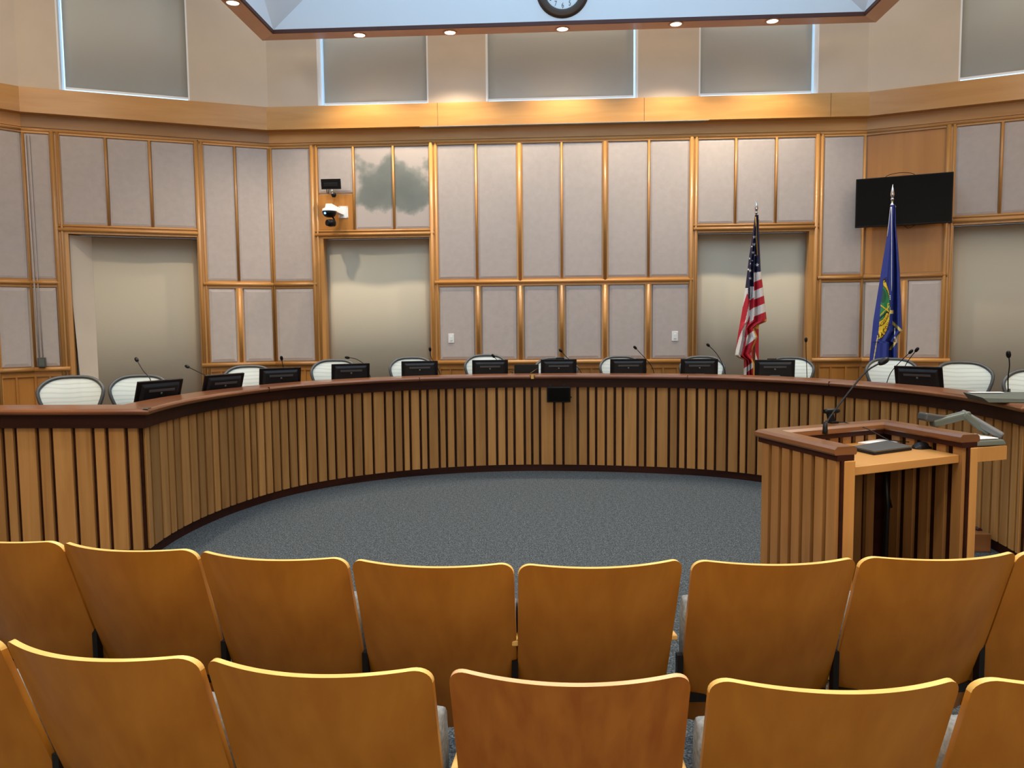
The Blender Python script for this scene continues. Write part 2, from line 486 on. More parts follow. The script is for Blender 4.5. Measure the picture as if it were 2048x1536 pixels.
def hrail(k, s0, s1, z, kind, parent, name='panel_rail'):
    mb = MB(); t = random.random()
    if kind == 'mid':
        W.box(mb, k, s0, s1, z - 0.05, z + 0.05, 0, 0.026, 0, t); W.bead(mb, k, max(s0, .001), min(s1, W.L[k] - .001), z + 0.004, 0.03, 0.024, 0, t, 12)
    elif kind == 'chair':
        W.box(mb, k, s0, s1, z - 0.035, z + 0.03, 0, 0.04, 0, t); W.bead(mb, k, max(s0, .001), min(s1, W.L[k] - .001), z + 0.006, 0.045, 0.03, 0, t, 12)
    elif kind == 'head':
        W.box(mb, k, s0, s1, z - 0.05, z + 0.05, 0, 0.03, 0, t); W.bead(mb, k, s0, s1, z - 0.018, 0.03, 0.022, 0, t, 12); W.bead(mb, k, s0, s1, z + 0.03, 0.028, 0.014, 0, t, 10)
    elif kind == 'top':
        W.box(mb, k, s0, s1, z - 0.05, z, 0, 0.03, 0, t); W.bead(mb, k, max(s0, .001), min(s1, W.L[k] - .001), z - 0.012, 0.028, 0.014, 0, t, 10)
    return mb.build(name, MT['trimh'], parent)

def wainscot(k, s0, s1, parent):
    mb = MB()
    W.box(mb, k, s0, s1, 0.2, ZC - 0.035, 0, 0.012, 0, 0.4)
    n = max(1, round((s1 - s0) / 0.19)); st = (s1 - s0) / n
    for i in range(n + 1):
        c = s0 + i * st
        wd = 0.05 if i % 3 == 0 else 0.022
        W.box(mb, k, c - wd / 2, c + wd / 2, 0.2, ZC - 0.035, 0.012, 0.03, 0, random.random())
    W.box(mb, k, s0, s1, ZC - 0.085, ZC - 0.035, 0.012, 0.032, 0, 0.5)
    mb.build('wainscot', MT['veneer'], parent)

def bay(k, s0, s1, mulls, lows, solid_low=True, wood_cells=(), stain_cells=()):
    """full height bay between two frame mullions, tall panels above the middle rail, short ones below"""
    P = walls[k]
    e = [s0] + list(mulls) + [s1]
    for i in range(len(e) - 1):
        a = e[i] + (0.05 if i == 0 and e[i] > 0 else 0.016); b = e[i + 1] - (0.05 if i == len(e) - 2 and e[i + 1] < W.L[k] - .01 else 0.016)
        if i in wood_cells:
            panel(k, a, b, ZM + 0.05, ZG - 0.05, MT['veneer'], P, 0.012, 0.002, 'veneer_panel')
        else: panel(k, a, b, ZM + 0.05, ZG - 0.05, None, P)
    for c in mulls: mull(k, c, ZM + 0.05, ZG - 0.05, 'thin', P)
    e = [s0] + list(lows) + [s1]
    for i in range(len(e) - 1):
        a = e[i] + (0.055 if e[i] > 0 else 0.03); b = e[i + 1] - (0.055 if e[i + 1] < W.L[k] - .01 else 0.03)
        panel(k, a, b, ZC + 0.04, ZM - 0.055, None, P, 0.03, 0.028)
    for c in lows: mull(k, c, ZC + 0.03, ZM - 0.05, 'mid', P)
    hrail(k, s0, s1, ZM, 'mid', P); hrail(k, s0 - (0.06 if s0 > 0 else 0), s1 + (0.06 if s1 < W.L[k] - .01 else 0), ZC, 'chair', P, 'chair_rail')
    hrail(k, s0, s1, ZG, 'top', P)
    wainscot(k, s0, s1, P)

def over(k, s0, s1, mulls, skip=(), stain=()):
    """panels above a tall shaded opening"""
    P = walls[k]; e = [s0] + list(mulls) + [s1]
    for i in range(len(e) - 1):
        if i in skip: continue
        a = e[i] + (0.05 if i == 0 else 0.016); b = e[i + 1] - (0.05 if i == len(e) - 2 else 0.016)
        panel(k, a, b, 2.965, ZG - 0.05, MT['stain'] if i in stain else None, P)
    for c in mulls: mull(k, c, 2.965, ZG - 0.05, 'thin', P)
    hrail(k, s0, s1, 2.915, 'head', P, 'head_rail'); hrail(k, s0, s1, ZG, 'top', P)

FR = lambda k, c, z0=0.2, z1=4.10: mull(k, c, z0, z1, 'frame', walls[k])
# left run
bay(KL, 0, 0.35, [], [])
over(KL, 0.35, 2.02, [0.93, 1.44]); FR(KL, 0.36); FR(KL, 2.03)
bay(KL, 2.03, LL, [2.48], [2.478])
mull(KL, LL - 0.02, ZC, ZG - 0.05, 'thin', walls[KL]); mull(KL, 0.02, ZC, ZG - 0.05, 'thin', walls[KL])
# centre run
bay(KC, 0, 0.615, [], [])
over(KC, 0.615, 2.25, [1.159, 1.705], skip=(0,), stain=(1, 2))
panel(KC, 0.67, 1.143, 3.46, ZG - 0.05, None, walls[KC]); panel(KC, 0.67, 1.143, 2.965, 3.44, MT['veneer'], walls[KC], 0.03, 0.002, 'veneer_panel')
bay(KC, 2.25, 5.73, [2.83, 3.415, 3.98, 4.56, 5.14], [2.837, 3.415, 3.975, 4.56, 5.14])
mull(KC, 3.415, ZM, ZG - 0.05, 'mid', walls[KC]); mull(KC, 4.56, ZM, ZG - 0.05, 'mid', walls[KC])
over(KC, 5.73, 7.37, [6.28, 6.807])
for c in (0.615, 2.25, 5.73, 7.365): FR(KC, c)
bay(KC, 7.365, LC, [], [])
mull(KC, 0.02, ZC, ZG - 0.05, 'thin', walls[KC]); mull(KC, LC - 0.02, ZC, ZG - 0.05, 'thin', walls[KC])
# right run
bay(KR, 0, 0.98, [], [0.49], wood_cells=(0,))
over(KR, 0.98, 2.6, [1.521, 2.06]); FR(KR, 0.975); FR(KR, 2.6)
bay(KR, 2.6, LR, [], [])
# far left and far right runs
for k, lo in ((KLF, LOW[KLF][0]), (KRF, LOW[KRF][0])):
    bay(k, 0, lo[0] - 0.04, [(lo[0] - 0.04) / 2], [(lo[0] - 0.04) / 2]); over(k, lo[0] - 0.04, lo[1] + 0.04, [(lo[0] * 2 + lo[1]) / 3, (lo[0] + 2 * lo[1]) / 3])
    FR(k, lo[0] - 0.04); FR(k, lo[1] + 0.04); bay(k, lo[1] + 0.04, W.L[k], [], [])

# shaded windows: reveal, glass pane and roller shade
def window(n, k, a, b, z0, z1, upper, gap='', depth=0.16):
    mb = MB(); t = 0.5
    jm = MT['white'] if upper else MT['trim']
    for s0, s1 in ((a, a + 0.02), (b - 0.02, b)):
        if upper and ((gap == 'L' and s0 == a) or (gap == 'R' and s1 == b)) : pass
        ex = 0.0 if upper else 0.045
        W.box(mb, k, s0 - (ex if s0 == a else 0), s1 + (ex if s1 == b else 0), z0, z1, -0.24, 0.0 if upper else 0.024, 0, t)
    W.box(mb, k, a, b, z1 - 0.02, z1, -0.24, 0.0 if upper else 0.03, 0, t)
    W.box(mb, k, a, b, z0, z0 + 0.02, -0.24, 0.0, 0, t)
    o = struct(mb.build('window_%d' % n, jm))
    g = MB(); W.box(g, k, a + 0.02, b - 0.02, z0 + 0.02, z1 - 0.02, -0.23, -0.22); g.build('pane', MT['glass'], o)
    sh = MB()
    gl = 0.05 if gap == 'L' else 0.0205; gr = 0.045 if gap == 'R' else 0.0205
    N = 16; s0, s1 = a + gl, b - gr; zb = z0 + (0.142 if upper else 0.03)
    base = len(sh.v)
    for (zz) in (zb, z1 - 0.021):
        for i in range(N + 1):
            f = i / N; oo = -depth + 0.006 * math.sin(f * PI * 3) 
            sh.v.append(W.pt(k, s0 + (s1 - s0) * f, zz, oo))
    for i in range(N):
        sh.face((base + i, base + i + 1, base + N + 2 + i, base + N + 1 + i), 0, 0.5, True)
    so = sh.build('roller_shade', MT['shadeu' if upper else 'shade'], o)
    md = so.modifiers.new('solid', 'SOLIDIFY'); md.thickness = 0.003
    hb = MB(); W.box(hb, k, s0, s1, zb - 0.012, zb + 0.012, -depth - 0.008, -depth + 0.008); hb.build('hem_bar', MT['white'] if upper else MT['grey'], so)
    return o
n = 1
for k, i, gap in ((KLF, 0, ''), (KL, 0, 'L'), (KC, 0, 'L'), (KC, 1, 'R'), (KC, 2, 'R'), (KR, 0, 'R'), (KRF, 0, '')):
    a, b = UPP[k][i]; window(n, k, a, b, ZU0, ZU1, True, gap, 0.14); n += 1
for k, i, gap in ((KLF, 0, ''), (KL, 0, 'X'), (KC, 0, ''), (KC, 1, ''), (KR, 0, ''), (KRF, 0, '')):
    a, b = LOW[k][i]; window(n, k, a, b, ZL0, ZL1, False, gap, 0.12 if k != KL else 0.2); n += 1

# deep plaster return at the left of the tall left opening, with the slit of daylight beside it
mb = MB(); a = LOW[KL][0][0]
for z0, z1, g0, g1 in ((0.3, 1.0, 0.040, 0.034), (1.0, 1.95, 0.034, 0.0), (1.95, 2.84, 0.0, 0.0)):
    p = [W.pt(KL, a + 0.022 + g0, z0, -0.03 - g0), W.pt(KL, a + 0.25, z0, -0.19), W.pt(KL, a + 0.25, z0, -0.2), W.pt(KL, a + 0.022 + g0, z0, -0.04 - g0),
         W.pt(KL, a + 0.022 + g1, z1, -0.03 - g1), W.pt(KL, a + 0.25, z1, -0.19), W.pt(KL, a + 0.25, z1, -0.2), W.pt(KL, a + 0.022 + g1, z1, -0.04 - g1)]
    mb.hexa(p)
struct(mb.build('trim_9', MT['gyp']))

# ------------------------------------------------------------------ frieze, projecting band, continuous runs
def run_trim(n, prof, mat, k0=0, k1=None):
    mb = MB(); W.sweep(mb, prof, k0, k1, tones=[random.random() for _ in range(9)])
    return struct(mb.build('trim_%d' % n, mat))
run_trim(1, [(0, ZG), (0.03, ZG), (0.03, ZG + 0.012), (0.012, ZG + 0.012), (0.012, ZG + 0.02), (0.03, ZG + 0.02), (0.03, 4.30), (0, 4.30)], MT['trimh'])
band = run_trim(2, [(0.0, 4.29), (0.15, 4.29), (0.15, 4.59), (0.13, 4.59), (0.13, 4.56), (0.0, 4.56)], MT['band'])
# hairline joints of the band
mb = MB()
for k, s in ((KC, 2.34), (KC, 5.06), (KC, 7.45), (KC, 7.96)):
    W.box(mb, k, s - 0.002, s + 0.002, 4.292, 4.588, 0.149, 0.1512)
mb.build('band_joint', MT['dark'], band)
mb = MB()
for i in range(5):
    W.box(mb, KC, 2.13, 5.87, 4.286, 4.2905, 0.012 + i * 0.028, 0.03 + i * 0.028)
W.box(mb, KC, 2.10, 5.90, 4.283, 4.2895, 0.0, 0.012); W.box(mb, KC, 2.10, 5.90, 4.283, 4.2895, 0.138, 0.149)
tag(mb.build('air_grille', MT['grille']), 'long grey slotted air grille under the wooden band on the back wall', 'vent')

# ------------------------------------------------------------------ ceiling, hanging soffit frame and light well
U = Vector((0.99850, -0.05482, 0)); V = Vector((-0.05482, -0.99850, 0))     # along the front edge / towards the public
RA = Vector((-2.954, 9.937, 0)); RLen = 7.24; RDep = 8.2; RZ = 5.30
def rp(a, b, z): q = RA + U * a + V * b; return Vector((q.x, q.y, z))
mb = MB(); wd = 0.21
def ringquad(a0, b0, a1, b1, z0, z1, mi=0, tone=0.5):
    mb.hexa([rp(a0, b1, z0), rp(a1, b1, z0), rp(a1, b0, z0), rp(a0, b0, z0), rp(a0, b1, z1), rp(a1, b1, z1), rp(a1, b0, z1), rp(a0, b0, z1)], mi, tone)
mb2 = MB()
def mit(p0, p1, p2, p3, z0, z1, tone):
    pts = [rp(*p, z0) for p in (p0, p1, p2, p3)] + [rp(*p, z1) for p in (p0, p1, p2, p3)]
    mb.hexa(pts, 0, tone)
mit((0, 0), (RLen, 0), (RLen + wd, -wd), (-wd, -wd), RZ, RZ + 0.10, 0.3)
mit((-wd, RDep + wd), (0, RDep), (0, 0), (-wd, -wd), RZ, RZ + 0.10, 0.9)
mit((RLen, RDep), (RLen + wd, RDep + wd), (RLen + wd, -wd), (RLen, 0), RZ, RZ + 0.10, 0.5)
mit((-wd, RDep + wd), (RLen + wd, RDep + wd), (RLen, RDep), (0, RDep), RZ, RZ + 0.10, 0.4)
struct(mb.build('trim_3', MT['ringwood']))
mb = MB(); i = 0.02
ringquad(0, 0, RLen, i, RZ + 0.001, RZ + 0.045); ringquad(0, RDep - i, RLen, RDep, RZ + 0.001, RZ + 0.045)
ringquad(0, i, i, RDep - i, RZ + 0.001, RZ + 0.045); ringquad(RLen - i, i, RLen, RDep - i, RZ + 0.001, RZ + 0.045)
struct(mb.build('trim_4', MT['ringdark']))
# well walls with splayed corners
mb = MB(); z0, z1, c = RZ + 0.045, ZTOP, 2.05; e = 0.005
def P_(a, b, z): return rp(a, b, z)
b0 = [P_(e, e, z0), P_(RLen - e, e, z0), P_(RLen - e, RDep - e, z0), P_(e, RDep - e, z0)]
tp = [P_(e + c, e, z1), P_(RLen - e - c, e, z1), P_(RLen - e, e + c, z1), P_(RLen - e, RDep - e - c, z1), P_(RLen - e - c, RDep - e, z1), P_(e + c, RDep - e, z1), P_(e, RDep - e - c, z1), P_(e, e + c, z1)]
mb.v += b0 + tp
T = 4
for f in ((0, 1, T + 1, T + 0), (1, T + 2, T + 1), (1, 2, T + 3, T + 2), (2, T + 4, T + 3), (2, 3, T + 5, T + 4), (3, T + 6, T + 5), (3, 0, T + 7, T + 6), (0, T + 0, T + 7)):
    mb.face(f)
o = struct(mb.build('wall_skylight', MT['white']))
md = o.modifiers.new('solid', 'SOLIDIFY'); md.thickness = 0.04; md.offset = 0
# ceiling around the well
mb = MB(); hole = [(RA + U * 0 + V * 0)]
lo_, hi_ = -9.5, 11.0
ringc = [rp(-0.02, -0.02, 0), rp(RLen + .02, -0.02, 0), rp(RLen + .02, RDep + .02, 0), rp(-.02, RDep + .02, 0)]
outc = [Vector((lo_, 12.2, 0)), Vector((hi_, 12.2, 0)), Vector((hi_, -5, 0)), Vector((lo_, -5, 0))]
for i in range(4):
    j = (i + 1) % 4
    q = [ringc[j], ringc[i], outc[i], outc[j]]
    mb.hexa([Vector((p.x, p.y, ZTOP)) for p in q] + [Vector((p.x, p.y, ZTOP + 0.1)) for p in q])
struct(mb.build('ceiling', MT['white']))
mb = MB(); mb.hexa([rp(-.1, RDep + .1, ZTOP + 0.11), rp(RLen + .1, RDep + .1, ZTOP + 0.11), rp(RLen + .1, -.1, ZTOP + 0.11), rp(-.1, -.1, ZTOP + 0.11)] + [rp(-.1, RDep + .1, ZTOP + 0.15), rp(RLen + .1, RDep + .1, ZTOP + 0.15), rp(RLen + .1, -.1, ZTOP + 0.15), rp(-.1, -.1, ZTOP + 0.15)])
struct(mb.build('window_14', MT['glass']))

# downlights let into the soffit
def downlight(p, label, power=38, group='round downlights in the wooden ceiling frame'):
    t = thing('recessed_downlight', label, 'ceiling light', (p[0], p[1], RZ), 0, group)
    m = MB(); m.lathe([(0.072, -0.001), (0.09, -0.001), (0.092, -0.006), (0.07, -0.008), (0.066, 0.0)], n=28)
    m.build('trim_ring', MT['ringwood'], t)
    m = MB(); m.lathe([(0.0, -0.004), (0.066, -0.003), (0.067, -0.001)], n=24); m.build('lamp', MT['lamp'], t)
    l = bpy.data.lights.new('downlight_beam', 'SPOT'); l.energy = power * 4; l.color = (1.0, 0.86, 0.66); l.spot_size = R(112); l.spot_blend = 0.7; l.shadow_soft_size = 0.05
    lo = bpy.data.objects.new('downlight_beam', l); C.objects.link(lo); lo.location = (p[0], p[1], RZ - 0.03)
    return t
fr = [(-1.878, 9.996), (-0.735, 9.941), (0.666, 9.859), (2.047, 9.732), (3.205, 9.666)]
fl = ['leftmost downlight in the front edge of the wooden ceiling frame', 'second downlight from the left in the front edge of the ceiling frame', 'downlight directly below the wall clock', 'fourth downlight from the left in the front edge of the ceiling frame', 'rightmost downlight in the front edge of the wooden ceiling frame']
for (x, y), lb in zip(fr, fl): downlight((x, y), lb)
def beam(p, power=38):
    l = bpy.data.lights.new('downlight_beam', 'SPOT'); l.energy = power * 4; l.color = (1.0, 0.86, 0.66); l.spot_size = R(112); l.spot_blend = 0.7; l.shadow_soft_size = 0.05
    lo = bpy.data.objects.new('downlight_beam', l); C.objects.link(lo); lo.location = (p[0], p[1], RZ - 0.03)
downlight(rp(-wd / 2, 0.95, 0), 'downlight in the left arm of the ceiling frame, cut by the top of the picture')
for b in (2.5, 4.1, 5.7):
    beam(rp(-wd / 2, b, 0)); beam(rp(RLen + wd / 2, b, 0))
for a in (0.9, 2.3, 3.7, 5.1, 6.5): beam(rp(a, RDep + wd / 2, 0))

# ------------------------------------------------------------------ wall clock on the light-well wall
def text_mesh(s, size, width=1.0, bold=0.0):
    cu = bpy.data.curves.new('t', 'FONT'); cu.body = s; cu.size = size; cu.align_x = 'CENTER'; cu.align_y = 'CENTER'
    cu.extrude = 0.0; cu.offset = bold; cu.resolution_u = 3
    to = bpy.data.objects.new('t', cu); C.objects.link(to)
    bpy.context.view_layer.update()
    dg = bpy.context.evaluated_depsgraph_get()
    me = bpy.data.meshes.new_from_object(to.evaluated_get(dg))
    vs = [Vector((v.co.x * width, v.co.y, 0)) for v in me.vertices]; fs = [tuple(p.vertices) for p in me.polygons]
    bpy.data.objects.remove(to); bpy.data.curves.remove(cu); bpy.data.meshes.remove(me)
    return vs, fs
ck = aty(1125.5, 38, 9.73)
A_ = (ck - RA).dot(U)
cc = rp(A_, 0.0, 0) ; cc.z = 5.372 + 0.322
clk = thing('wall_clock', 'large round wall clock with dark bronze rim and white dial above the soffit', 'clock', cc, math.atan2(U.y, U.x))
RX = Matrix.Rotation(PI / 2, 3, 'X')      # local z -> -y (towards the public)
m = MB(); m.lathe([(0.0, 0.026), (0.0, 0.026), (0.205, 0.026), (0.215, 0.030), (0.228, 0.05), (0.25, 0.055), (0.285, 0.048), (0.31, 0.038), (0.322, 0.02), (0.322, 0.026 - 0.02)], n=56, M=RX)
m.v = [v for v in m.v]; 
rim = MB(); rim.lathe([(0.214, 0.028), (0.222, 0.046), (0.245, 0.056), (0.262, 0.05), (0.285, 0.05), (0.308, 0.04), (0.322, 0.02), (0.322, 0.005)], n=56, M=RX); rim.build('rim', MT['bronze'], clk)
m = MB(); m.lathe([(0.0, 0.03), (0.216, 0.03), (0.216, 0.005)], n=56, M=RX, smooth=False); dial = m.build('dial', MT['dial'], clk)
m = MB()
for h in range(1, 13):
    a = PI / 2 - h * PI / 6
    vs, fs = text_mesh(str(h), 0.085, 0.75)
    b = len(m.v); cx_, cz_ = 0.172 * math.cos(a), 0.172 * math.sin(a)
    m.v += [Vector((v.x + cx_, -0.0312, v.y + cz_)) for v in vs]
    for f in fs: m.face([b + i for i in f])
for q in range(60):
    a = q * PI / 30; r0, r1 = (0.203, 0.213)
    m.box((0.208 * math.cos(a), -0.0308, 0.208 * math.sin(a)), (0.01, 0.001, 0.0016 if q % 5 else 0.004), M=Matrix.Rotation(-a, 3, 'Y'))
m.build('numerals', MT['ink'], clk)
for nm, ln, wd_, ang in (('hour_hand', 0.10, 0.012, R(50)), ('minute_hand', 0.155, 0.008, R(110))):
    m = MB(); m.box((0, -0.036 - (0.002 if ln > .12 else 0), ln / 2 - 0.01), (wd_, 0.002, ln)); o = m.build(nm, MT['ink'], clk); o.rotation_euler = (0, ang - R(90), 0)

# ------------------------------------------------------------------ the curved council bench
BC = Vector((0.405, 5.664))
RT = [(186, 3.010), (176, 3.03), (170, 3.042), (162, 3.07), (153, 3.10), (147, 3.135), (141, 3.16), (133, 3.12), (123, 3.085), (112, 3.018), (97, 2.948), (88, 2.903), (79, 2.898), (69, 2.928), (57, 3.045), (47, 3.09), (35, 3.07), (24, 3.058), (12, 3.07), (0, 3.052), (-11, 3.055)]
def rad(a):
    # smoothed table
    def lin_(x):
        if x >= RT[0][0]: return RT[0][1]
        for (a1, r1), (a0, r0) in zip(RT, RT[1:]):
            if a0 <= x <= a1: return r0 + (r1 - r0) * (x - a0) / (a1 - a0)
        return RT[-1][1]
    return sum(lin_(a + d) * w_ for d, w_ in ((-8, 1), (-4, 2), (0, 3), (4, 2), (8, 1))) / 9
bp = []
NA = 96
for i in range(NA + 1):
    a = 185.5 - (185.5 + 11.5) * i / NA; r_ = rad(a)
    bp.append((BC.x + r_ * math.cos(R(a)), BC.y + r_ * math.sin(R(a))))
LE = Vector(bp[0]); RE = Vector(bp[-1])
B = Line([(LE.x - 3.0, LE.y + 0.19)] + bp + [(RE.x + 3.0, RE.y - 0.2)])
NB = len(B.p) - 1
bench = thing('council_bench', 'long curved wooden council bench with vertical slat front and red-brown ledge', 'bench', (0, 0, 0))
MI = 5       # curve points skipped near the sharp corners on the hidden side
mb = MB(); B.sweep(mb, [(-0.09, 1.045), (0.045, 1.045), (0.062, 1.050), (0.070, 1.062), (0.070, 1.073), (0.062, 1.084), (0.045, 1.090), (-0.09, 1.090)])
B.sweep(mb, rect(-0.24, -0.09, 1.045, 1.090), 1 + MI, NB - 1 - MI)
for far, cn, sg in ((0, 1, 1), (NB, NB - 1, -1)):
    pts = [B.off(far, -0.09)] + [B.off(cn + sg * q, -0.09) for q in range(0, MI + 1)] + [B.off(cn + sg * MI, -0.24), B.off(cn, -0.24), B.off(far, -0.24)]
    if sg < 0: pts = pts[::-1]
    mb.prism([(p.x, p.y) for p in pts], 1.045, 1.090)
mb.build('ledge_top', MT['ledge'], bench)
mb = MB(); B.sweep(mb, rect(-0.05, 0.028, 0.952, 1.046)); mb.build('fascia', MT['dark'], bench)
mb = MB(); B.sweep(mb, rect(-0.06, -0.022, 0.0, 0.952)); mb.build('backing', MT['dark'], bench)
mb = MB(); B.sweep(mb, rect(-0.022, -0.010, 0.0, 0.075)); mb.build('toe_kick', MT['dark'], bench)
def bback(name, o0, o1, z0_, z1_, mat, cut):
    mb = MB(); B.sweep(mb, rect(o0, o1, z0_, z1_), 1 + MI, NB - 1 - MI)
    B.box(mb, 0, 0, B.L[0] - cut, z0_, z1_, o0, o1); B.box(mb, NB - 1, cut, B.L[NB - 1], z0_, z1_, o0, o1)
    mb.build(name, mat, bench)
# slats of uneven width
def slats(parts, name):
    mb = MB()
    for s, wdt, k0, tone in parts:
        pass
    return mb
def along(k0, k1):
    L = [0]
    for k in range(k0, k1): L.append(L[-1] + B.L[k])
    return L
def at_s(Ls, k0, s, o):
    s = max(0, min(Ls[-1] - 1e-6, s))
    for i in range(len(Ls) - 1):
        if Ls[i] <= s <= Ls[i + 1]:
            f = (s - Ls[i]) / (Ls[i + 1] - Ls[i]); a = B.off(k0 + i, o); b = B.off(k0 + i + 1, o)
            if len(Ls) == 2: a = B.p[k0] + B.n[k0] * o; b = B.p[k0 + 1] + B.n[k0] * o
            return a + (b - a) * f
    return B.off(k0 + len(Ls) - 1, o)
def slat_run(name, k0, k1, start, end, parent, gap=0.027, seed=3):
    rnd = random.Random(seed); Ls = along(k0, k1); mb = MB(); s = start; tot = Ls[-1] - end
    prev = 0.08
    while s < tot:
        wv_ = rnd.choice([0.056, 0.062, 0.072, 0.08, 0.08, 0.088, 0.098, 0.112, 0.135 if prev < .1 else 0.07]); prev = wv_
        e = min(s + wv_, tot)
        if e - s < 0.03: break
        q = [at_s(Ls, k0, s, 0.0), at_s(Ls, k0, e, 0.0), at_s(Ls, k0, e, -0.022), at_s(Ls, k0, s, -0.022)]
        c = 0.0035
        a, b_ = q[0], q[1]; d = (b_ - a).normalized(); nn = (q[0] - q[3]).normalized()
        poly = [a + d * c, b_ - d * c, b_ - nn * c, q[2], q[3], a - nn * c]
        bb = len(mb.v)
        for z in (0.075, 0.953):
            for p in poly: mb.v.append(Vector((p.x, p.y, z)))
        n_ = 6; t = rnd.random()
        mb.face([bb + n_ - 1 - i for i in range(n_)], 0, t); mb.face([bb + n_ + i for i in range(n_)], 0, t)
        for i in range(n_):
            j = (i + 1) % n_; mb.face((bb + i, bb + j, bb + n_ + j, bb + n_ + i), 0, t)
        s = e + gap
    return mb.build(name, MT['slat'], parent)
slat_run('slatted_front', 1, NB - 1, 0.035, 0.04, bench, seed=5)
slat_run('slatted_front', 0, 1, 0.01, 0.045, bench, 0.03, seed=8)
slat_run('slatted_front', NB - 1, NB, 0.03, 0.0, bench, 0.03, seed=9)
bback('writing_surface', -0.80, -0.235, 0.90, 0.935, MT['ledge'], 0.9)
bback('inner_panel', -0.235, -0.20, 0.30, 1.046, MT['dark'], 0.33)
# ledge joints, thin dark lines across the top
for a in (151, 118, 60, 31):
    mb = MB(); r_ = rad(a); d = Vector((math.cos(R(a)), math.sin(R(a))))
    q0 = BC + d * (r_ - 0.072); q1 = BC + d * (r_ + 0.239)
    mb.box(((q0.x + q1.x) / 2, (q0.y + q1.y) / 2, 1.0675), ((q1 - q0).length, 0.003, 0.0465), rz=R(a))
    mb.build('ledge_joint', MT['dark'], bench)
# raised platform behind the bench
pf = [B.off(i, -0.06) for i in range(NB + 1)] + [Vector((9.2, B.p[-1].y)), Vector((9.2, 12.0)), Vector((-9.0, 12.0)), Vector((-9.0, B.p[0].y))]
mb = MB(); mb.prism([(p.x, p.y) for p in pf], 0.002, 0.2); struct(mb.build('floor_platform', MT['carpet']))

# small fittings on the bench
def on_bench(ang, o, z):
    r_ = rad(ang) - o; return Vector((BC.x + r_ * math.cos(R(ang)), BC.y + r_ * math.sin(R(ang)), z))
ct = aty(1117, 789.5, 8.51)
t = thing('timer_display', 'small black box display hanging on the slat front below the ledge at centre', 'display', (ct.x, ct.y - 0.03, 0.785), R(-2))
m = MB(); m.box((0, 0, 0.09), (0.262, 0.05, 0.17)); m.build('housing', MT['black'], t, bevel=0.006)
m = MB(); m.box((0, -0.0262, 0.09), (0.235, 0.002, 0.145)); m.build('screen', MT['screen'], t)
for bx in (-0.09, 0.06):
    m = MB(); m.box((bx, 0, 0.185), (0.03, 0.02, 0.03)); m.build('bracket', MT['blackm'], t)
m = MB(); m.lathe([(0.0, 0.0), (0.008, 0.0), (0.008, 0.012), (0, 0.012)], c=(0.131, 0, 0.06), n=10, M=Matrix.Rotation(PI / 2, 3, 'Y')); m.build('side_knob', MT['black'], t)
cl = on_bench(93.3, 0.0, 1.09)
m = MB(); a = Vector((cl.x - 0.01, cl.y - 0.07, 0)); 
m.tube([(a.x, a.y - 0.005, 1.046), (a.x, a.y - 0.006, 1.092), (a.x - 0.005, a.y + 0.06, 1.095), (a.x - 0.02, a.y + 0.2, 1.096), (a.x + 0.03, a.y + 0.31, 1.12), (a.x + 0.07, a.y + 0.40, 1.14)], 0.004, 6, 0)
m.box((a.x, a.y + 0.015, 1.093), (0.055, 0.05, 0.006)); m.box((a.x, a.y - 0.006, 1.071), (0.03, 0.006, 0.045))
tag(m.build('cable_clip', MT['brass']), 'small brass clip with a thin cable over the ledge left of the timer display', 'clip')
lc = B.off(1, 0.0)
m = MB(); m.box((lc.x + 0.055, lc.y - 0.055, 1.094), (0.05, 0.035, 0.008), rz=R(-10)); m.tube([(lc.x + 0.045, lc.y - 0.05, 1.094), (lc.x - 0.01, lc.y + 0.0, 1.092), (lc.x - 0.07, lc.y + 0.09, 1.092)], 0.0018, 6)
tag(m.build('corner_clip', MT['chrome']), 'tiny shiny metal clip on the left corner of the bench ledge', 'clip')
sb = MB()
def at(a, r): return Vector((BC.x + r * math.cos(R(a)), BC.y + r * math.sin(R(a))))
t = thing('wooden_footrest', 'low dark wooden footrest box with ridged sloping top beside the bench, behind the lectern', 'footrest')
q = [at(-5.5, 2.79), at(-5.5, 3.01), at(13.5, 3.02), at(13.5, 2.93)]
m = MB(); m.hexa([Vector((q[0].x, q[0].y, 0)), Vector((q[1].x, q[1].y, 0)), Vector((q[2].x, q[2].y, 0)), Vector((q[3].x, q[3].y, 0)), Vector((q[0].x, q[0].y, 0.135)), Vector((q[1].x, q[1].y, 0.135)), Vector((q[2].x, q[2].y, 0.135)), Vector((q[3].x, q[3].y, 0.135))])
m.build('box', MT['lrail'], t, bevel=0.006)
m = MB()
for a in range(-4, 13, 3):
    for r0, r1 in ((2.86, 2.92), (2.94, 3.0)):
        p0, p1 = at(a, r0), at(a + 2.6, r0); m.tube([(at(a, (r0 + r1) / 2).x, at(a, (r0 + r1) / 2).y, 0.137), (at(a + 2.6, (r0 + r1) / 2).x, at(a + 2.6, (r0 + r1) / 2).y, 0.137)], 0.018, 8)
m.build('ridged_tread', MT['dark'], t)

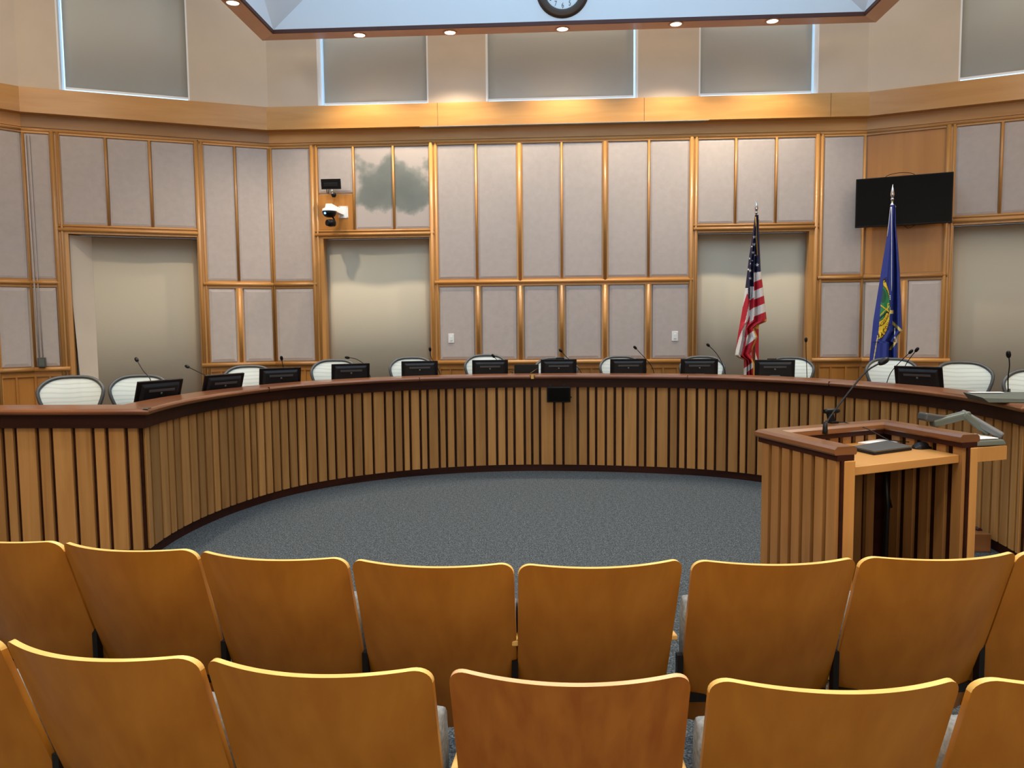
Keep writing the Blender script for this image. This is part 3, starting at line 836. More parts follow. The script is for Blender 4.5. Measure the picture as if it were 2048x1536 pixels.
# ------------------------------------------------------------------ office chairs behind the bench
def office_chair():
    t = thing('office_chair', 'x', 'office chair')
    zt, zb = 1.04, 0.50
    def outline(n=44, k=1.0):
        pts = []
        for i in range(n):
            a = 2 * PI * i / n; ca, sa = math.cos(a), math.sin(a)
            ex = 0.62
            x = math.copysign(abs(ca) ** ex, ca); z = math.copysign(abs(sa) ** (0.72 if sa > 0 else 0.85), sa)
            zz = (zt + zb) / 2 + z * (zt - zb) / 2
            f = (zz - zb) / (zt - zb)
            hw = 0.11 + 0.175 * min(1, f / 0.80)
            pts.append((x * hw * k, zz))
        return pts
    def yy(x, z):
        f = (z - zb) / (zt - zb)
        return 0.10 - 0.30 * x * x / 0.08 * 0.25 + 0.05 * math.sin(f * PI * 0.9) * -1 + 0.10 * f * f
    ol = outline()
    m = MB(); m.tube([(x, yy(x, z), z) for x, z in ol], 0.017, 8, closed=True, up=Vector((0, 1, 0))); m.build('back_frame', MT['dgrey'], t)
    m = MB(); n = len(ol); rings = 7; b = 0
    cx_, cz_ = 0, (zt + zb) / 2
    m.v.append(Vector((0, yy(0, cz_), cz_)))
    for r_ in range(1, rings + 1):
        for x, z in ol:
            X = x * r_ / rings; Z = cz_ + (z - cz_) * r_ / rings; m.v.append(Vector((X, yy(X, Z), Z)))
    for i in range(n): m.face((0, 1 + i, 1 + (i + 1) % n), 0, .5, True)
    for r_ in range(rings - 1):
        for i in range(n):
            j = (i + 1) % n; m.face((1 + r_ * n + i, 1 + (r_ + 1) * n + i, 1 + (r_ + 1) * n + j, 1 + r_ * n + j), 0, .5, True)
    m.build('backrest', MT['mesh'], t)
    m = MB()
    seat = [(0.25 * math.copysign(abs(math.cos(a)) ** .5, math.cos(a)), -0.14 + 0.23 * math.copysign(abs(math.sin(a)) ** .5, math.sin(a))) for a in [2 * PI * i / 28 for i in range(28)]]
    m.prism(seat, 0.44, 0.475); m.build('seat', MT['dgrey'], t, bevel=0.012)
    for s in (-1, 1):
        m = MB(); m.tube([(0.30 * s, 0.03, 0.42), (0.31 * s, 0.03, 0.55), (0.30 * s, 0.0, 0.64)], 0.018, 8); m.box((0.30 * s, -0.06, 0.655), (0.085, 0.24, 0.03)); m.build('armrest', MT['dgrey'], t, bevel=0.008)
    m = MB(); m.tube([(0, 0.13, 0.42), (0, 0.17, 0.55), (0, 0.16, 0.66)], 0.025, 8); m.tube([(0, 0, 0.10), (0, 0, 0.44)], 0.028, 12); m.box((0, 0.03, 0.425), (0.2, 0.26, 0.04)); m.build('column', MT['blackm'], t)
    base = MB()
    for k in range(5):
        a = 2 * PI * k / 5 + 0.3; base.tube([(0, 0, 0.11), (0.16 * math.cos(a), 0.16 * math.sin(a), 0.09), (0.31 * math.cos(a), 0.31 * math.sin(a), 0.065)], [0.03, 0.022, 0.016], 8)
    bo = base.build('base', MT['dgrey'], t)
    for k in range(5):
        a = 2 * PI * k / 5 + 0.3; m = MB(); m.lathe([(0.0, -0.02), (0.028, -0.02), (0.028, 0.02), (0, 0.02)], c=(0.31 * math.cos(a), 0.31 * math.sin(a), 0.03), n=12, M=Matrix.Rotation(PI / 2, 3, 'X') @ Matrix.Rotation(0, 3, 'Z')); m.build('caster', MT['black'], bo)
    return t
# picture column of the back's middle, row of its top edge, distance, turn
CH = [(129, 752, 6.9, 20), (266, 750, 7.5, 24), (489, 731, 8.5, 14), (663, 719, 8.95, 12), (820, 714, 9.4, 6), (971, 709, 9.6, 2), (1112, 715, 9.6, 0), (1241, 712, 9.55, 3),
      (1408, 712, 9.35, -8), (1588, 714, 9.2, -16), (1792, 716, 8.55, -16), (1936, 723, 7.75, -12), (2093, 738, 6.9, -30)]
CL_ = ['leftmost pale mesh office chair, standing before the bright slit of daylight', 'second pale mesh office chair from the left, before the tall left shade',
       'third pale mesh office chair from the left, behind the second and third monitors', 'fourth pale mesh office chair from the left, behind the fourth monitor',
       'fifth pale mesh office chair from the left, before the narrow tall shade', 'sixth pale mesh office chair from the left, below the light switch plate',
       'seventh pale mesh office chair from the left, half hidden by the central webcam monitor', 'pale mesh office chair right of the bench centre, sixth from the right',
       'pale mesh office chair just left of the striped flag', 'pale mesh office chair just right of the striped flag',
       'pale mesh office chair right in front of the blue flag', 'rightmost fully visible pale mesh office chair, beside the right-hand monitor',
       'black-edged office chair cut off by the right edge of the picture']
c0 = office_chair(); cg = 'office chairs behind the curved bench'
for i, ((px, py, D, rz), lb) in enumerate(zip(CH, CL_)):
    p = aty(px, py, D); loc = Vector((p.x + 0.2 * math.sin(R(rz)), p.y - 0.05, 0.2)); dz = p.z - (1.057 + 0.2)
    if i == 0:
        o = c0; o.location = loc; o.rotation_euler = (0, 0, R(rz)); o['label'] = lb; o['group'] = cg
    else: o = dup(c0, loc, R(rz), lb, cg)
    for ch in o.children:
        if ch.name.split('.')[0] not in ('base',): ch.location.z = dz if 'column' not in ch.name else 0

# ------------------------------------------------------------------ monitors (seen from the back)
def monitor():
    t = thing('desk_monitor', 'x', 'monitor')
    m = MB(); m.box((0, 0, 0.175), (0.425, 0.02, 0.25)); m.build('panel', MT['black'], t, bevel=0.004)
    m = MB(); m.hexa([(-0.17, -0.035, 0.07), (0.17, -0.035, 0.07), (0.19, -0.009, 0.06), (-0.19, -0.009, 0.06), (-0.16, -0.03, 0.255), (0.16, -0.03, 0.255), (0.18, -0.009, 0.28), (-0.18, -0.009, 0.28)]); bk = m.build('back_cover', MT['blackm'], t, bevel=0.006)
    m = MB(); m.box((0, -0.036, 0.225), (0.24, 0.004, 0.02)); m.build('vent', MT['dgrey'], bk)
    m = MB(); m.lathe([(0, 0.0), (0.010, 0.0), (0.010, 0.003), (0, 0.003)], c=(0, -0.034, 0.198), n=16, M=RX); m.build('maker_badge', MT['grey'], bk)
    m = MB(); m.box((0, -0.05, 0.11), (0.11, 0.03, 0.035)); m.box((0, -0.045, 0.06), (0.07, 0.02, 0.12)); m.build('stand_neck', MT['slate'], t, bevel=0.004)
    m = MB(); m.lathe([(0, 0.0), (0.11, 0.0), (0.11, 0.008), (0.05, 0.014), (0, 0.014)], c=(0, -0.03, 0), n=24); m.build('stand_base', MT['blackm'], t)
    m = MB(); m.box((0, 0.0105, 0.18), (0.40, 0.002, 0.225)); m.build('screen', MT['screen'], t)
    return t
# middle column, top row, distance, turn, tilt
MN = [(307, 765, 6.35, 62, 18), (437, 750.5, 7.1, 58, 18), (558, 740.5, 7.9, 34, 10), (700, 732.5, 8.6, 24, 8), (839, 726.5, 9.05, 10, 6), (980, 724.5, 9.15, 2, 6), (1117, 724, 9.15, 0, 6), (1256, 722.5, 9.1, -2, 6), (1398, 722.5, 8.95, -6, 6), (1549, 726, 8.55, -12, 6), (1842, 740, 7.25, -48, 16)]
ML = ['leftmost monitor, tilted, near the left corner of the bench', 'second monitor from the left, turned towards the left end seats', 'third monitor from the left, before the left wall panels', 'fourth monitor from the left, before the narrow tall shade',
      'fifth monitor from the left, below the microphone that stands straight up', 'sixth monitor from the left, left of the small tablet screen', 'monitor with a black webcam on top at the centre of the bench', 'monitor just right of the bench centre, below the right switch plate',
      'monitor left of the striped flag', 'monitor with a black webcam on top at the foot of the striped flag', 'rightmost monitor, leaning, right of the blue flag']
mn0 = monitor(); mg = 'black monitors seen from behind on the bench'
for i, ((px, py, D, rz, tl), lb) in enumerate(zip(MN, ML)):
    p = aty(px, py, D); loc = Vector((p.x, p.y, p.z - 0.30))
    if i == 0: o = mn0; o.location = loc; o.rotation_euler = (0, 0, R(rz)); o['label'] = lb; o['group'] = mg
    else: o = dup(mn0, loc, R(rz), lb, mg)
    o.rotation_euler = (0, 0, R(rz))
    for ch in o.children:
        if ch.name.split('.')[0] in ('panel', 'back_cover', 'screen'): ch.rotation_euler = (R(tl), 0, 0)
    o.location.z = max(0.937, loc.z)
def webcam(px, py, D, label, rz=0):
    p = aty(px, py, D)
    t = thing('webcam', label, 'webcam', (p.x, p.y, p.z - 0.03), R(rz))
    m = MB(); m.box((0, 0.01, 0.025), (0.10, 0.03, 0.034)); m.build('body', MT['black'], t, bevel=0.008)
    m = MB(); m.box((0, 0.0, -0.02), (0.045, 0.04, 0.06)); m.build('clamp', MT['blackm'], t, bevel=0.004)
webcam(1120, 717, 9.17, 'black webcam clipped on the central monitor', 0)
webcam(1544, 719, 8.58, 'black webcam clipped on the monitor by the striped flag', -10)
p = aty(1053, 729, 9.0)
t = thing('tablet_screen', 'small black tablet screen with thin cable between the two central monitors', 'tablet', (p.x, p.y, 0.94))
m = MB(); m.box((0, 0, (p.z - 0.94) / 2 + 0.03), (0.285, 0.018, p.z - 0.94 - 0.06)); m.build('panel', MT['black'], t, bevel=0.006)
m = MB(); m.box((0.0, -0.03, 0.09), (0.06, 0.04, 0.05)); m.box((0.0, -0.02, 0.01), (0.16, 0.14, 0.02)); m.build('stand', MT['grey'], t)
m = MB(); m.tube([(-0.13, -0.01, 0.2), (-0.17, -0.03, 0.17), (-0.16, -0.08, 0.15), (-0.19, -0.12, 0.17), (-0.2, -0.15, 0.165)], 0.004, 6); m.build('cable', MT['black'], t)

# ------------------------------------------------------------------ gooseneck microphones
def mic(pts, D, label, zb=0.937, br=0.045, hr=0.0155, hl=0.055, group='gooseneck microphones on the bench', nr=0.0042):
    """pts: picture points from head down to the lowest visible point; D: distance at head and at base"""
    P = [aty(x, y, D[0] + (D[1] - D[0]) * i / (len(pts) - 1)) for i, (x, y) in enumerate(pts)]
    b = P[-1].copy()
    base = Vector((b.x, b.y, zb))
    t = thing('gooseneck_microphone', label, 'microphone', base, 0, group)
    L = [q - base for q in P]
    # smooth the neck
    ctrl = [L[0] + (L[0] - L[1]) * 0.001] + L + ([Vector((L[-1].x, L[-1].y, 0.02))] if L[-1].z > 0.05 else [])
    c2 = []
    for i in range(len(ctrl) - 1):
        p0 = ctrl[max(i - 1, 0)]; p1 = ctrl[i]; p2 = ctrl[i + 1]; p3 = ctrl[min(i + 2, len(ctrl) - 1)]
        for k in range(5):
            f = k / 5
            c2.append(0.5 * ((2 * p1) + (p2 - p0) * f + (2 * p0 - 5 * p1 + 4 * p2 - p3) * f * f + (3 * p1 - 3 * p2 + p3 - p0) * f ** 3))
    c2.append(ctrl[-1])
    m = MB(); m.tube(c2[5:] if len(c2) > 8 else c2, nr, 7); m.build('neck', MT['blackm'], t)
    d = (L[0] - L[1]).normalized(); h = L[0]
    m = MB(); hp = [h + d * (hl * f - hl * 0.55) for f in (0, 0.12, 0.3, 0.5, 0.75, 0.92, 1.0)]
    m.tube(hp, [hr * f for f in (0.45, 0.8, 1.0, 1.08, 1.0, 0.75, 0.3)], 12); m.build('head', MT['black'], t)
    m = MB(); m.lathe([(0, 0.0), (br, 0.0), (br * 0.9, 0.015), (0.012, 0.022), (0.010, 0.06), (0, 0.06)], c=(0, 0, 0), n=18); m.build('base', MT['black'], t)
    return t
mic([(273, 719), (286, 741), (302, 763)], (6.9, 6.7), 'microphone bending left above the leftmost monitor')
mic([(374, 733), (397, 744), (418, 755), (425, 770)], (7.6, 7.4), 'microphone leaning far left above the second monitor from the left')
mic([(563, 716), (566, 732), (571, 750)], (8.2, 8.3), 'short upright microphone over the third monitor from the left')
mic([(694, 715), (712, 718), (730, 730), (737, 745), (741, 756)], (8.6, 8.75), 'microphone curving flat left over the fourth monitor from the left')
mic([(860, 698), (862, 714), (872, 730), (880, 748)], (9.2, 9.2), 'upright microphone in front of the narrow tall shade')
mic([(986, 711.5), (995, 722), (1000, 735)], (9.2, 9.25), 'small microphone over the sixth monitor from the left')
mic([(1121, 701), (1135, 716), (1148, 728), (1160, 741), (1164, 752)], (9.2, 9.3), 'microphone leaning left over the central webcam monitor')
mic([(1270, 695), (1286, 712), (1300, 728), (1307, 742), (1308, 752)], (9.1, 9.3), 'microphone leaning left beside the right wall switch')
mic([(1416, 690), (1432, 706), (1444, 726), (1451, 748)], (8.9, 9.1), 'microphone leaning left before the left edge of the striped flag')
mic([(1612, 679), (1612, 700), (1613, 725), (1614, 754)], (8.6, 8.6), 'tall straight microphone right of the striped flag')
mic([(1822, 703), (1800, 724), (1782, 745), (1773, 768)], (7.7, 7.9), 'microphone leaning right before the blue flag chair, lower of the crossed pair')
mic([(1834, 699), (1816, 722), (1803, 748), (1796, 770)], (7.6, 7.8), 'microphone leaning right beside the right monitor, higher of the crossed pair')
mic([(2017, 708), (2019, 730), (2016, 760), (2017, 795)], (5.55, 5.6), 'straight microphone standing at the right end of the ledge', zb=1.09)
m = MB(); q = [aty(1296, 731, 9.2), aty(1304, 738, 9.2), aty(1307, 752, 9.2)]
# flat grey console box lying at the right end of the ledge
p0 = onz(1962, 789, 1.16); 
t = thing('console_box', 'flat grey console box lying on the ledge at the right edge of the picture', 'console', (onz(1985, 805, 1.092).x, onz(1985, 805, 1.092).y, 1.091), R(-4))
m = MB(); m.hexa([(-0.03, -0.01, 0.0), (0.55, -0.01, 0.0), (0.55, 0.26, 0.0), (-0.03, 0.26, 0.0), (-0.07, -0.0, 0.035), (0.55, 0.0, 0.02), (0.55, 0.26, 0.05), (-0.07, 0.26, 0.05)]); m.build('body', MT['slate'], t, bevel=0.004)
m = MB(); m.box((0.06, 0.2, 0.052), (0.22, 0.05, 0.004)); m.build('paper_strip', MT['paper'], t)

# ------------------------------------------------------------------ theatre seats in the foreground
def shell_mesh(mats_edge=True):
    """curved plywood back; local origin on the floor below the middle of the top edge; +y towards the stage"""
    m = MB(); NX, NZ = 28, 26; Hh = 0.69; z0 = 0.16; TH = 0.019; lean = math.tan(R(20)); r_c = 0.045; w0 = 0.282; bulge = 0.080
    def row(h):
        z = z0 + Hh * h
        d = Hh * (1 - h)
        hw = w0 - 0.010 * (1 - h)
        if d < r_c: hw -= r_c - math.sqrt(max(0, r_c * r_c - (r_c - d) ** 2))
        return z, hw
    hs = [i / (NZ - 8) * (1 - r_c / Hh) for i in range(NZ - 7)] + [1 - r_c / Hh * (1 - math.sin(PI / 2 * k / 7)) for k in range(1, 8)]
    hs = sorted(set(round(h, 5) for h in hs)); rows = [row(h) for h in hs]
    def P(x, z, side):
        y = bulge * ((x / w0) ** 2) - lean * (z - 0.85) * 1.0
        y += 0.035 * (1 - min(1, (0.85 - z) / 0.5)) * 0 + 0.10 * max(0, (0.55 - z)) ** 2
        return Vector((x, y + (TH if side else 0), z))
    nr = len(rows); b0 = 0
    for side in (0, 1):
        for z, hw in rows:
            for i in range(NX + 1):
                m.v.append(P(-hw + 2 * hw * i / NX, z, side))
    S = nr * (NX + 1)
    for r_ in range(nr - 1):
        for i in range(NX):
            a = r_ * (NX + 1) + i
            m.face((a, a + 1, a + NX + 2, a + NX + 1), 0, 0.5, True)
            m.face((S + a, S + a + NX + 1, S + a + NX + 2, S + a + 1), 0, 0.5, True)
    for r_ in range(nr - 1):
        em = 1 if rows[r_][0] > z0 + Hh - r_c - 0.03 else 0  # pale plywood edge only near the top; weaker light on sides put into colour
        a = r_ * (NX + 1); m.face((a, a + NX + 1, S + a + NX + 1, S + a), em, 0.5, True)
        a = r_ * (NX + 1) + NX; m.face((a, S + a, S + a + NX + 1, a + NX + 1), em, 0.5, True)
    for i in range(NX):
        a = (nr - 1) * (NX + 1) + i; m.face((a, a + 1, S + a + 1, S + a), 1, 0.5, True)
        a = i; m.face((a, S + a, S + a + 1, a + 1), 1, 0.5)
    return m
def auditorium_seat():
    t = thing('auditorium_seat', 'x', 'seat')
    o = shell_mesh().build('backrest', [MT['ply'], MT['plyedge']], t)
    md = o.modifiers.new('split', 'EDGE_SPLIT'); md.split_angle = R(40)
    # folded-up upholstered seat behind the shell
    m = MB(); pts = []
    n = 20
    prof = [(y_ + 0.085, z_) for y_, z_ in [(0.17, 0.40), (0.15, 0.47), (0.135, 0.58), (0.15, 0.645), (0.185, 0.66), (0.215, 0.64), (0.24, 0.56), (0.25, 0.46), (0.235, 0.39)]]
    b = len(m.v); K = len(prof); xs = [-0.272, -0.266, -0.25, -0.13, 0, 0.13, 0.25, 0.266, 0.272]; sc_ = [0.55, 0.85, 1, 1, 1, 1, 1, 0.85, 0.55]
    for x, s_ in zip(xs, sc_):
        for y, z in prof: m.v.append(Vector((x, 0.28 + (y - 0.28) * s_, 0.525 + (z - 0.525) * (0.9 + 0.1 * s_))))
    for i in range(len(xs) - 1):
        for j in range(K):
            j2 = (j + 1) % K; m.face((b + i * K + j, b + i * K + j2, b + (i + 1) * K + j2, b + (i + 1) * K + j), 0, .5, True)
    m.face([b + K - 1 - j for j in range(K)]); m.face([b + (len(xs) - 1) * K + j for j in range(K)])
    m.build('seat_cushion', MT['cushion'], t)
    m = MB(); x = -0.2865
    m.box((x, 0.24, 0.225), (0.022, 0.03, 0.45)); m.hexa([(x - 0.011, 0.10, 0.0), (x + 0.011, 0.10, 0.0), (x + 0.011, 0.34, 0.0), (x - 0.011, 0.34, 0.0), (x - 0.011, 0.14, 0.05), (x + 0.011, 0.14, 0.05), (x + 0.011, 0.2, 0.05), (x - 0.011, 0.2, 0.05)]); m.box((0.0, 0.26, 0.28), (0.53, 0.03, 0.03))
    m.build('frame', MT['blackm'], t)
    return t
s0 = auditorium_seat()
def seat_at(a, b, first=False, label='', ang=None):
    A_, B_ = onz(*a, 0.846), onz(*b, 0.846); c = (A_ + B_) / 2; an = math.atan2(B_.y - A_.y, B_.x - A_.x) if ang is None else R(ang)
    f = Vector((-math.sin(an), math.cos(an), 0))
    loc = Vector((c.x, c.y, 0)) - f * 0.066
    if first:
        s0.location = loc; s0.rotation_euler = (0, 0, an); s0['label'] = label; s0['group'] = g_; return s0
    return dup(s0, loc, an, label, g_)
g_ = 'wooden auditorium seats in the front row'
S2 = [((122, 1087), (380, 1102)), ((397, 1105), (683, 1119)), ((707, 1122), (1017, 1130)), ((1042, 1132), (1365, 1122)), ((1390, 1124), (1717, 1119)), ((1735, 1117), (2035, 1107))]
L2 = ['second wooden seat back from the left in the front row', 'third wooden seat back from the left in the front row', 'fourth wooden seat back from the left in the front row, below the open carpet', 'middle wooden seat back of the front row, with wooden armrests showing on both sides',
      'wooden seat back of the front row right of the one with armrests, before the lectern', 'last fully visible wooden seat back on the right of the front row']
seats = []
for i, ((a, b), lb) in enumerate(zip(S2, L2)): seats.append(seat_at(a, b, i == 0, lb))
def extra(base, side, pitch, dang, label):
    an = base.rotation_euler.z; u = Vector((math.cos(an), math.sin(an), 0)); a2 = an + R(dang); u2_ = Vector((math.cos(a2), math.sin(a2), 0))
    return dup(s0, base.location + side * (u + u2_) * pitch / 2, a2, label, g_)
extra(seats[0], -1, 0.575, -3, 'leftmost wooden seat back of the front row, cut by the left edge')
extra(seats[-1], 1, 0.575, 4, 'sliver of a wooden seat back at the right edge in the front row')
g_ = 'wooden auditorium seats in the nearest row'
S1 = [((2, 1283), (380, 1320)), ((402, 1322), (860, 1344)), ((897, 1345), (1383, 1355)), ((1425, 1364), (1932, 1364))]
L1 = ['second seat back from the left in the nearest row, at the lower left', 'third seat back from the left in the nearest row, directly left of the reddish one', 'reddish middle seat back in the nearest row', 'seat back right of the middle in the nearest row, showing striped plywood edge']
s1 = [seat_at(a, b, False, lb) for (a, b), lb in zip(S1, L1)]
extra(s1[0], -1, 0.60, -4, 'seat back cut by the lower left corner in the nearest row')
extra(s1[-1], 1, 0.60, 4, 'seat back cut by the lower right edge in the nearest row')
def arms(seat):
    for s in (-1, 1):
        m = MB()
        m.hexa([(s * 0.281 - 0.018, 0.20, 0.512), (s * 0.281 + 0.018, 0.20, 0.512), (s * 0.272 + 0.014, 0.47, 0.512), (s * 0.272 - 0.014, 0.47, 0.512),
                (s * 0.281 - 0.018, 0.20, 0.532), (s * 0.281 + 0.018, 0.20, 0.532), (s * 0.272 + 0.014, 0.47, 0.532), (s * 0.272 - 0.014, 0.47, 0.532)])
        m.build('armrest', MT['plyedge'], seat, bevel=0.004)
arms(seats[3]); arms(s1[2])
for ch in s1[2].children:
    if ch.name.startswith('backrest'):
        ch.data = ch.data.copy(); ch.data.materials[0] = MT['plyred']; ch.data.materials[1] = MT['edgered']

# ------------------------------------------------------------------ lectern
P1, P2 = Vector((1.274, 3.941)), Vector((2.09, 4.300)); Vd = Vector((0.160, -0.585))
Q1, Q2 = P1 + Vd, P2 + Vd * 1.02
lec = thing('lectern', 'slatted wooden lectern with thick rail, inner shelf and side shelf', 'lectern')
LN = Line([tuple(Q1), tuple(P1), tuple(P2), tuple(Q2)])     # outside on the left, inside (positive offset) on the right
mb = MB(); LN.sweep(mb, [(-0.014, 1.062), (0.092, 1.062), (0.098, 1.07), (0.096, 1.088), (0.084, 1.10), (-0.004, 1.10), (-0.018, 1.088), (-0.020, 1.07)]); mb.build('top_rail', MT['lrail'], lec)
mb = MB(); LN.sweep(mb, rect(-0.004, 0.084, 1.036, 1.063)); mb.build('fascia', MT['dark'], lec)
mb = MB(); LN.sweep(mb, rect(0.018, 0.05, 0.02, 1.037)); mb.build('core_panel', MT['dark'], lec)
def lslats(k, inner, name='slatted_side'):
    mb = MB(); L = LN.L[k]; wv_, gp = (0.058, 0.026); s = 0.03 if not inner else 0.14
    e = L - (0.03 if not inner else 0.14)
    if k == 0: s_, e_ = (0.012 if not inner else 0.06, e) 
    elif k == 2: s_, e_ = (s, L - (0.06 if not inner else 0.012))
    else: s_, e_ = s, e
    n_ = int((e_ - s_ + gp) / (wv_ + gp)); gp2 = ((e_ - s_) - n_ * wv_) / max(1, n_ - 1)
    for i in range(n_):
        a = s_ + i * (wv_ + gp2)
        o0, o1 = (-0.002, 0.018) if not inner else (0.05, 0.07)
        p = [LN.p[k] + LN.u[k] * x + LN.n[k] * o for x, o in ((a, o1), (a + wv_, o1), (a + wv_, o0), (a, o0))]
        mb.hexa([Vector((q.x, q.y, 0.03)) for q in p] + [Vector((q.x, q.y, 1.037)) for q in p], 0, random.random())
    return mb.build(name, MT['lslat'], lec)
for k in (0, 1, 2):
    lslats(k, False); lslats(k, True)
for (pt, d, k) in ((Q1, 1, 0), (Q2, -1, 2)):
    # maple end post
    mb = MB(); u_ = LN.u[k]; n_ = LN.n[k]
    a = pt + u_ * (-0.005 if k == 0 else -0.045); b = pt + u_ * (0.045 if k == 0 else 0.005)
    of = (0.088, 0.032) if k == 0 else (0.036, -0.008)
    p = [q + n_ * o for q, o in ((a, of[0]), (b, of[0]), (b, of[1]), (a, of[1]))]
    mb.hexa([Vector((q.x, q.y, 0.0)) for q in p] + [Vector((q.x, q.y, 1.035)) for q in p], 0, 0.5)
    mb.build('end_post', MT['trim'], lec, bevel=0.004)
# shelf inside
uu = LN.u[1]; a0 = Q1 + LN.n[0] * 0.077 + LN.u[0] * 0.03; a1 = Q2 + LN.n[2] * 0.072 - LN.u[2] * 0.03; b0_ = LN.off(1, 0.071); b1_ = LN.off(2, 0.071)
a0 = a0 + (b0_ - a0) * 0.0; a1 = a1 + (b1_ - a1) * 0.0
zs = 0.998
def flat(name, pts, z0, z1, mat, par):
    mb = MB(); mb.prism([(p.x, p.y) for p in pts], z0, z1); return mb.build(name, mat, par, bevel=0.003)
flat('shelf', [a0, a1, b1_, b0_], zs - 0.04, zs, MT['trimh'], lec)
# pull-out side shelf on the right
e0 = Q2 + LN.n[2] * 0.02 + LN.u[2] * -0.01; 
c_a = onz(1926, 897, 0.99); c_b = onz(2010, 890, 0.99); dv = (P2 - Q2).normalized() * 0.40
A2, B2 = Vector((c_a.x - 0.03, c_a.y - 0.01)), Vector((c_b.x, c_b.y))
flat('side_shelf', [A2, B2, B2 + dv, A2 + dv], 0.955, 0.985, MT['trimh'], lec)
mb = MB()
for p, q in ((A2, B2),):
    d = (q - p).normalized(); nn = Vector((d.y, -d.x))
    pp = [p + nn * 0.012, q + nn * 0.012, q, p]
    mb.prism([(v.x, v.y) for v in pp], 0.915, 0.988)
mb.build('side_shelf_edge', MT['trim'], lec)
# cable hanging inside
m = MB(); q = onz(1762, 925, 0.93)
m.tube([(q.x + .02, q.y, 0.94), (q.x + 0.03, q.y - 0.02, 0.7), (q.x + 0.04, q.y + 0.01, 0.45), (q.x + 0.06, q.y, 0.25), (q.x + .08, q.y - .02, 0.05)], 0.012, 8)
m.tube([(q.x + .2, q.y + .02, 0.96), (q.x + 0.15, q.y - 0.02, 0.90), (q.x + 0.07, q.y + 0.01, 0.93), (q.x + 0.02, q.y, 0.85), (q.x + .05, q.y - .02, 0.7)], 0.006, 8)
tag(m.build('cable_bundle', MT['black']), 'black cables hanging under the shelf inside the lectern', 'cable')

# things on the lectern
def on_sh(x, y, z=zs): return onz(x, y, z + 0.002)
q = [on_sh(1704, 900), on_sh(1748, 910), on_sh(1824, 900), on_sh(1775, 888)]
t = thing('laptop_computer', 'closed dark grey laptop lying on the lectern shelf', 'laptop')
m = MB(); m.prism([(v.x, v.y) for v in q], zs + 0.001, zs + 0.012); m.build('base', MT['blackm'], t, bevel=0.002)
m = MB(); m.prism([(v.x, v.y) for v in q], zs + 0.013, zs + 0.022); m.build('lid', MT['dgrey'], t, bevel=0.002)
q = [on_sh(1716, 886), on_sh(1762, 890), on_sh(1795, 885), on_sh(1760, 879)]
m = MB(); m.prism([(v.x, v.y) for v in q], zs + 0.001, zs + 0.006); tag(m.build('paper_sheets', MT['paper']), 'white paper sheets lying behind the laptop on the lectern', 'paper')
q = on_sh(1845, 896)
t = thing('computer_mouse', 'black computer mouse on the lectern shelf', 'computer mouse', (q.x, q.y, zs), R(-70))
m = MB()
for i, (xx, rw, hh) in enumerate(((-.055, .012, .008), (-.048, .024, .024), (-.03, .03, .034), (0, .031, .036), (.03, .029, .028), (.048, .024, .018), (.056, .014, .008))):
    for k in range(11):
        a = PI * k / 10; m.v.append(Vector((rw * math.cos(a), xx, hh * math.sin(a))))
for i in range(6):
    for k in range(10): m.face((i * 11 + k, i * 11 + k + 1, (i + 1) * 11 + k + 1, (i + 1) * 11 + k), 0, .5, True)
m.face(list(range(11))); m.face([66 + 10 - k for k in range(11)])
m.build('shell', MT['black'], t)
m = MB(); m.tube([(0, 0.055, 0.01), (0.02, 0.09, 0.006), (0.01, 0.13, 0.006), (-0.02, 0.17, 0.006)], 0.0022, 6); m.build('cable', MT['black'], t)
# lectern microphone, standing inside the left wall of the lectern
mb_ = onz(1650, 868, 1.10)
def ct_(x, y, f): return aty(x, y, mb_.y + f)
mic([(1768, 722), (1735, 741), (1705, 775), (1672, 818), (1652, 848), (1650, 868)], (3.95, mb_.y), 'long gooseneck microphone rising from the left rail of the lectern', zb=1.10, br=0.014, hr=0.016, hl=0.068, group='', nr=0.0045)
# webcam on its own foot at the lectern rail
q = onz(1664, 846, 1.10)
t = thing('clip_webcam', 'small black webcam on a folded foot on the far rail of the lectern', 'webcam', (q.x, q.y, 1.10), R(20))
m = MB(); m.box((0, 0.0, 0.006), (0.05, 0.05, 0.012)); m.hexa([(-0.022, -0.01, 0.01), (0.018, -0.01, 0.01), (0.018, 0.01, 0.01), (-0.022, 0.01, 0.01), (-0.035, -0.01, 0.055), (-0.0, -0.01, 0.055), (-0.0, 0.01, 0.055), (-0.035, 0.01, 0.055)]); m.build('foot', MT['black'], t, bevel=0.003)
m = MB(); m.tube([(-0.055, 0, 0.066), (-0.04, 0, 0.066), (0.03, 0, 0.066), (0.045, 0, 0.066)], [0.010, 0.014, 0.014, 0.010], 12); m.build('body', MT['black'], t)
m = MB(); m.tube([(0.02, 0, 0.004), (0.06, -0.03, 0.004), (0.12, -0.12, -0.02), (0.2, -0.2, -0.08), (0.30, -0.26, -0.088)], 0.0025, 6); m.build('cable', MT['black'], t)
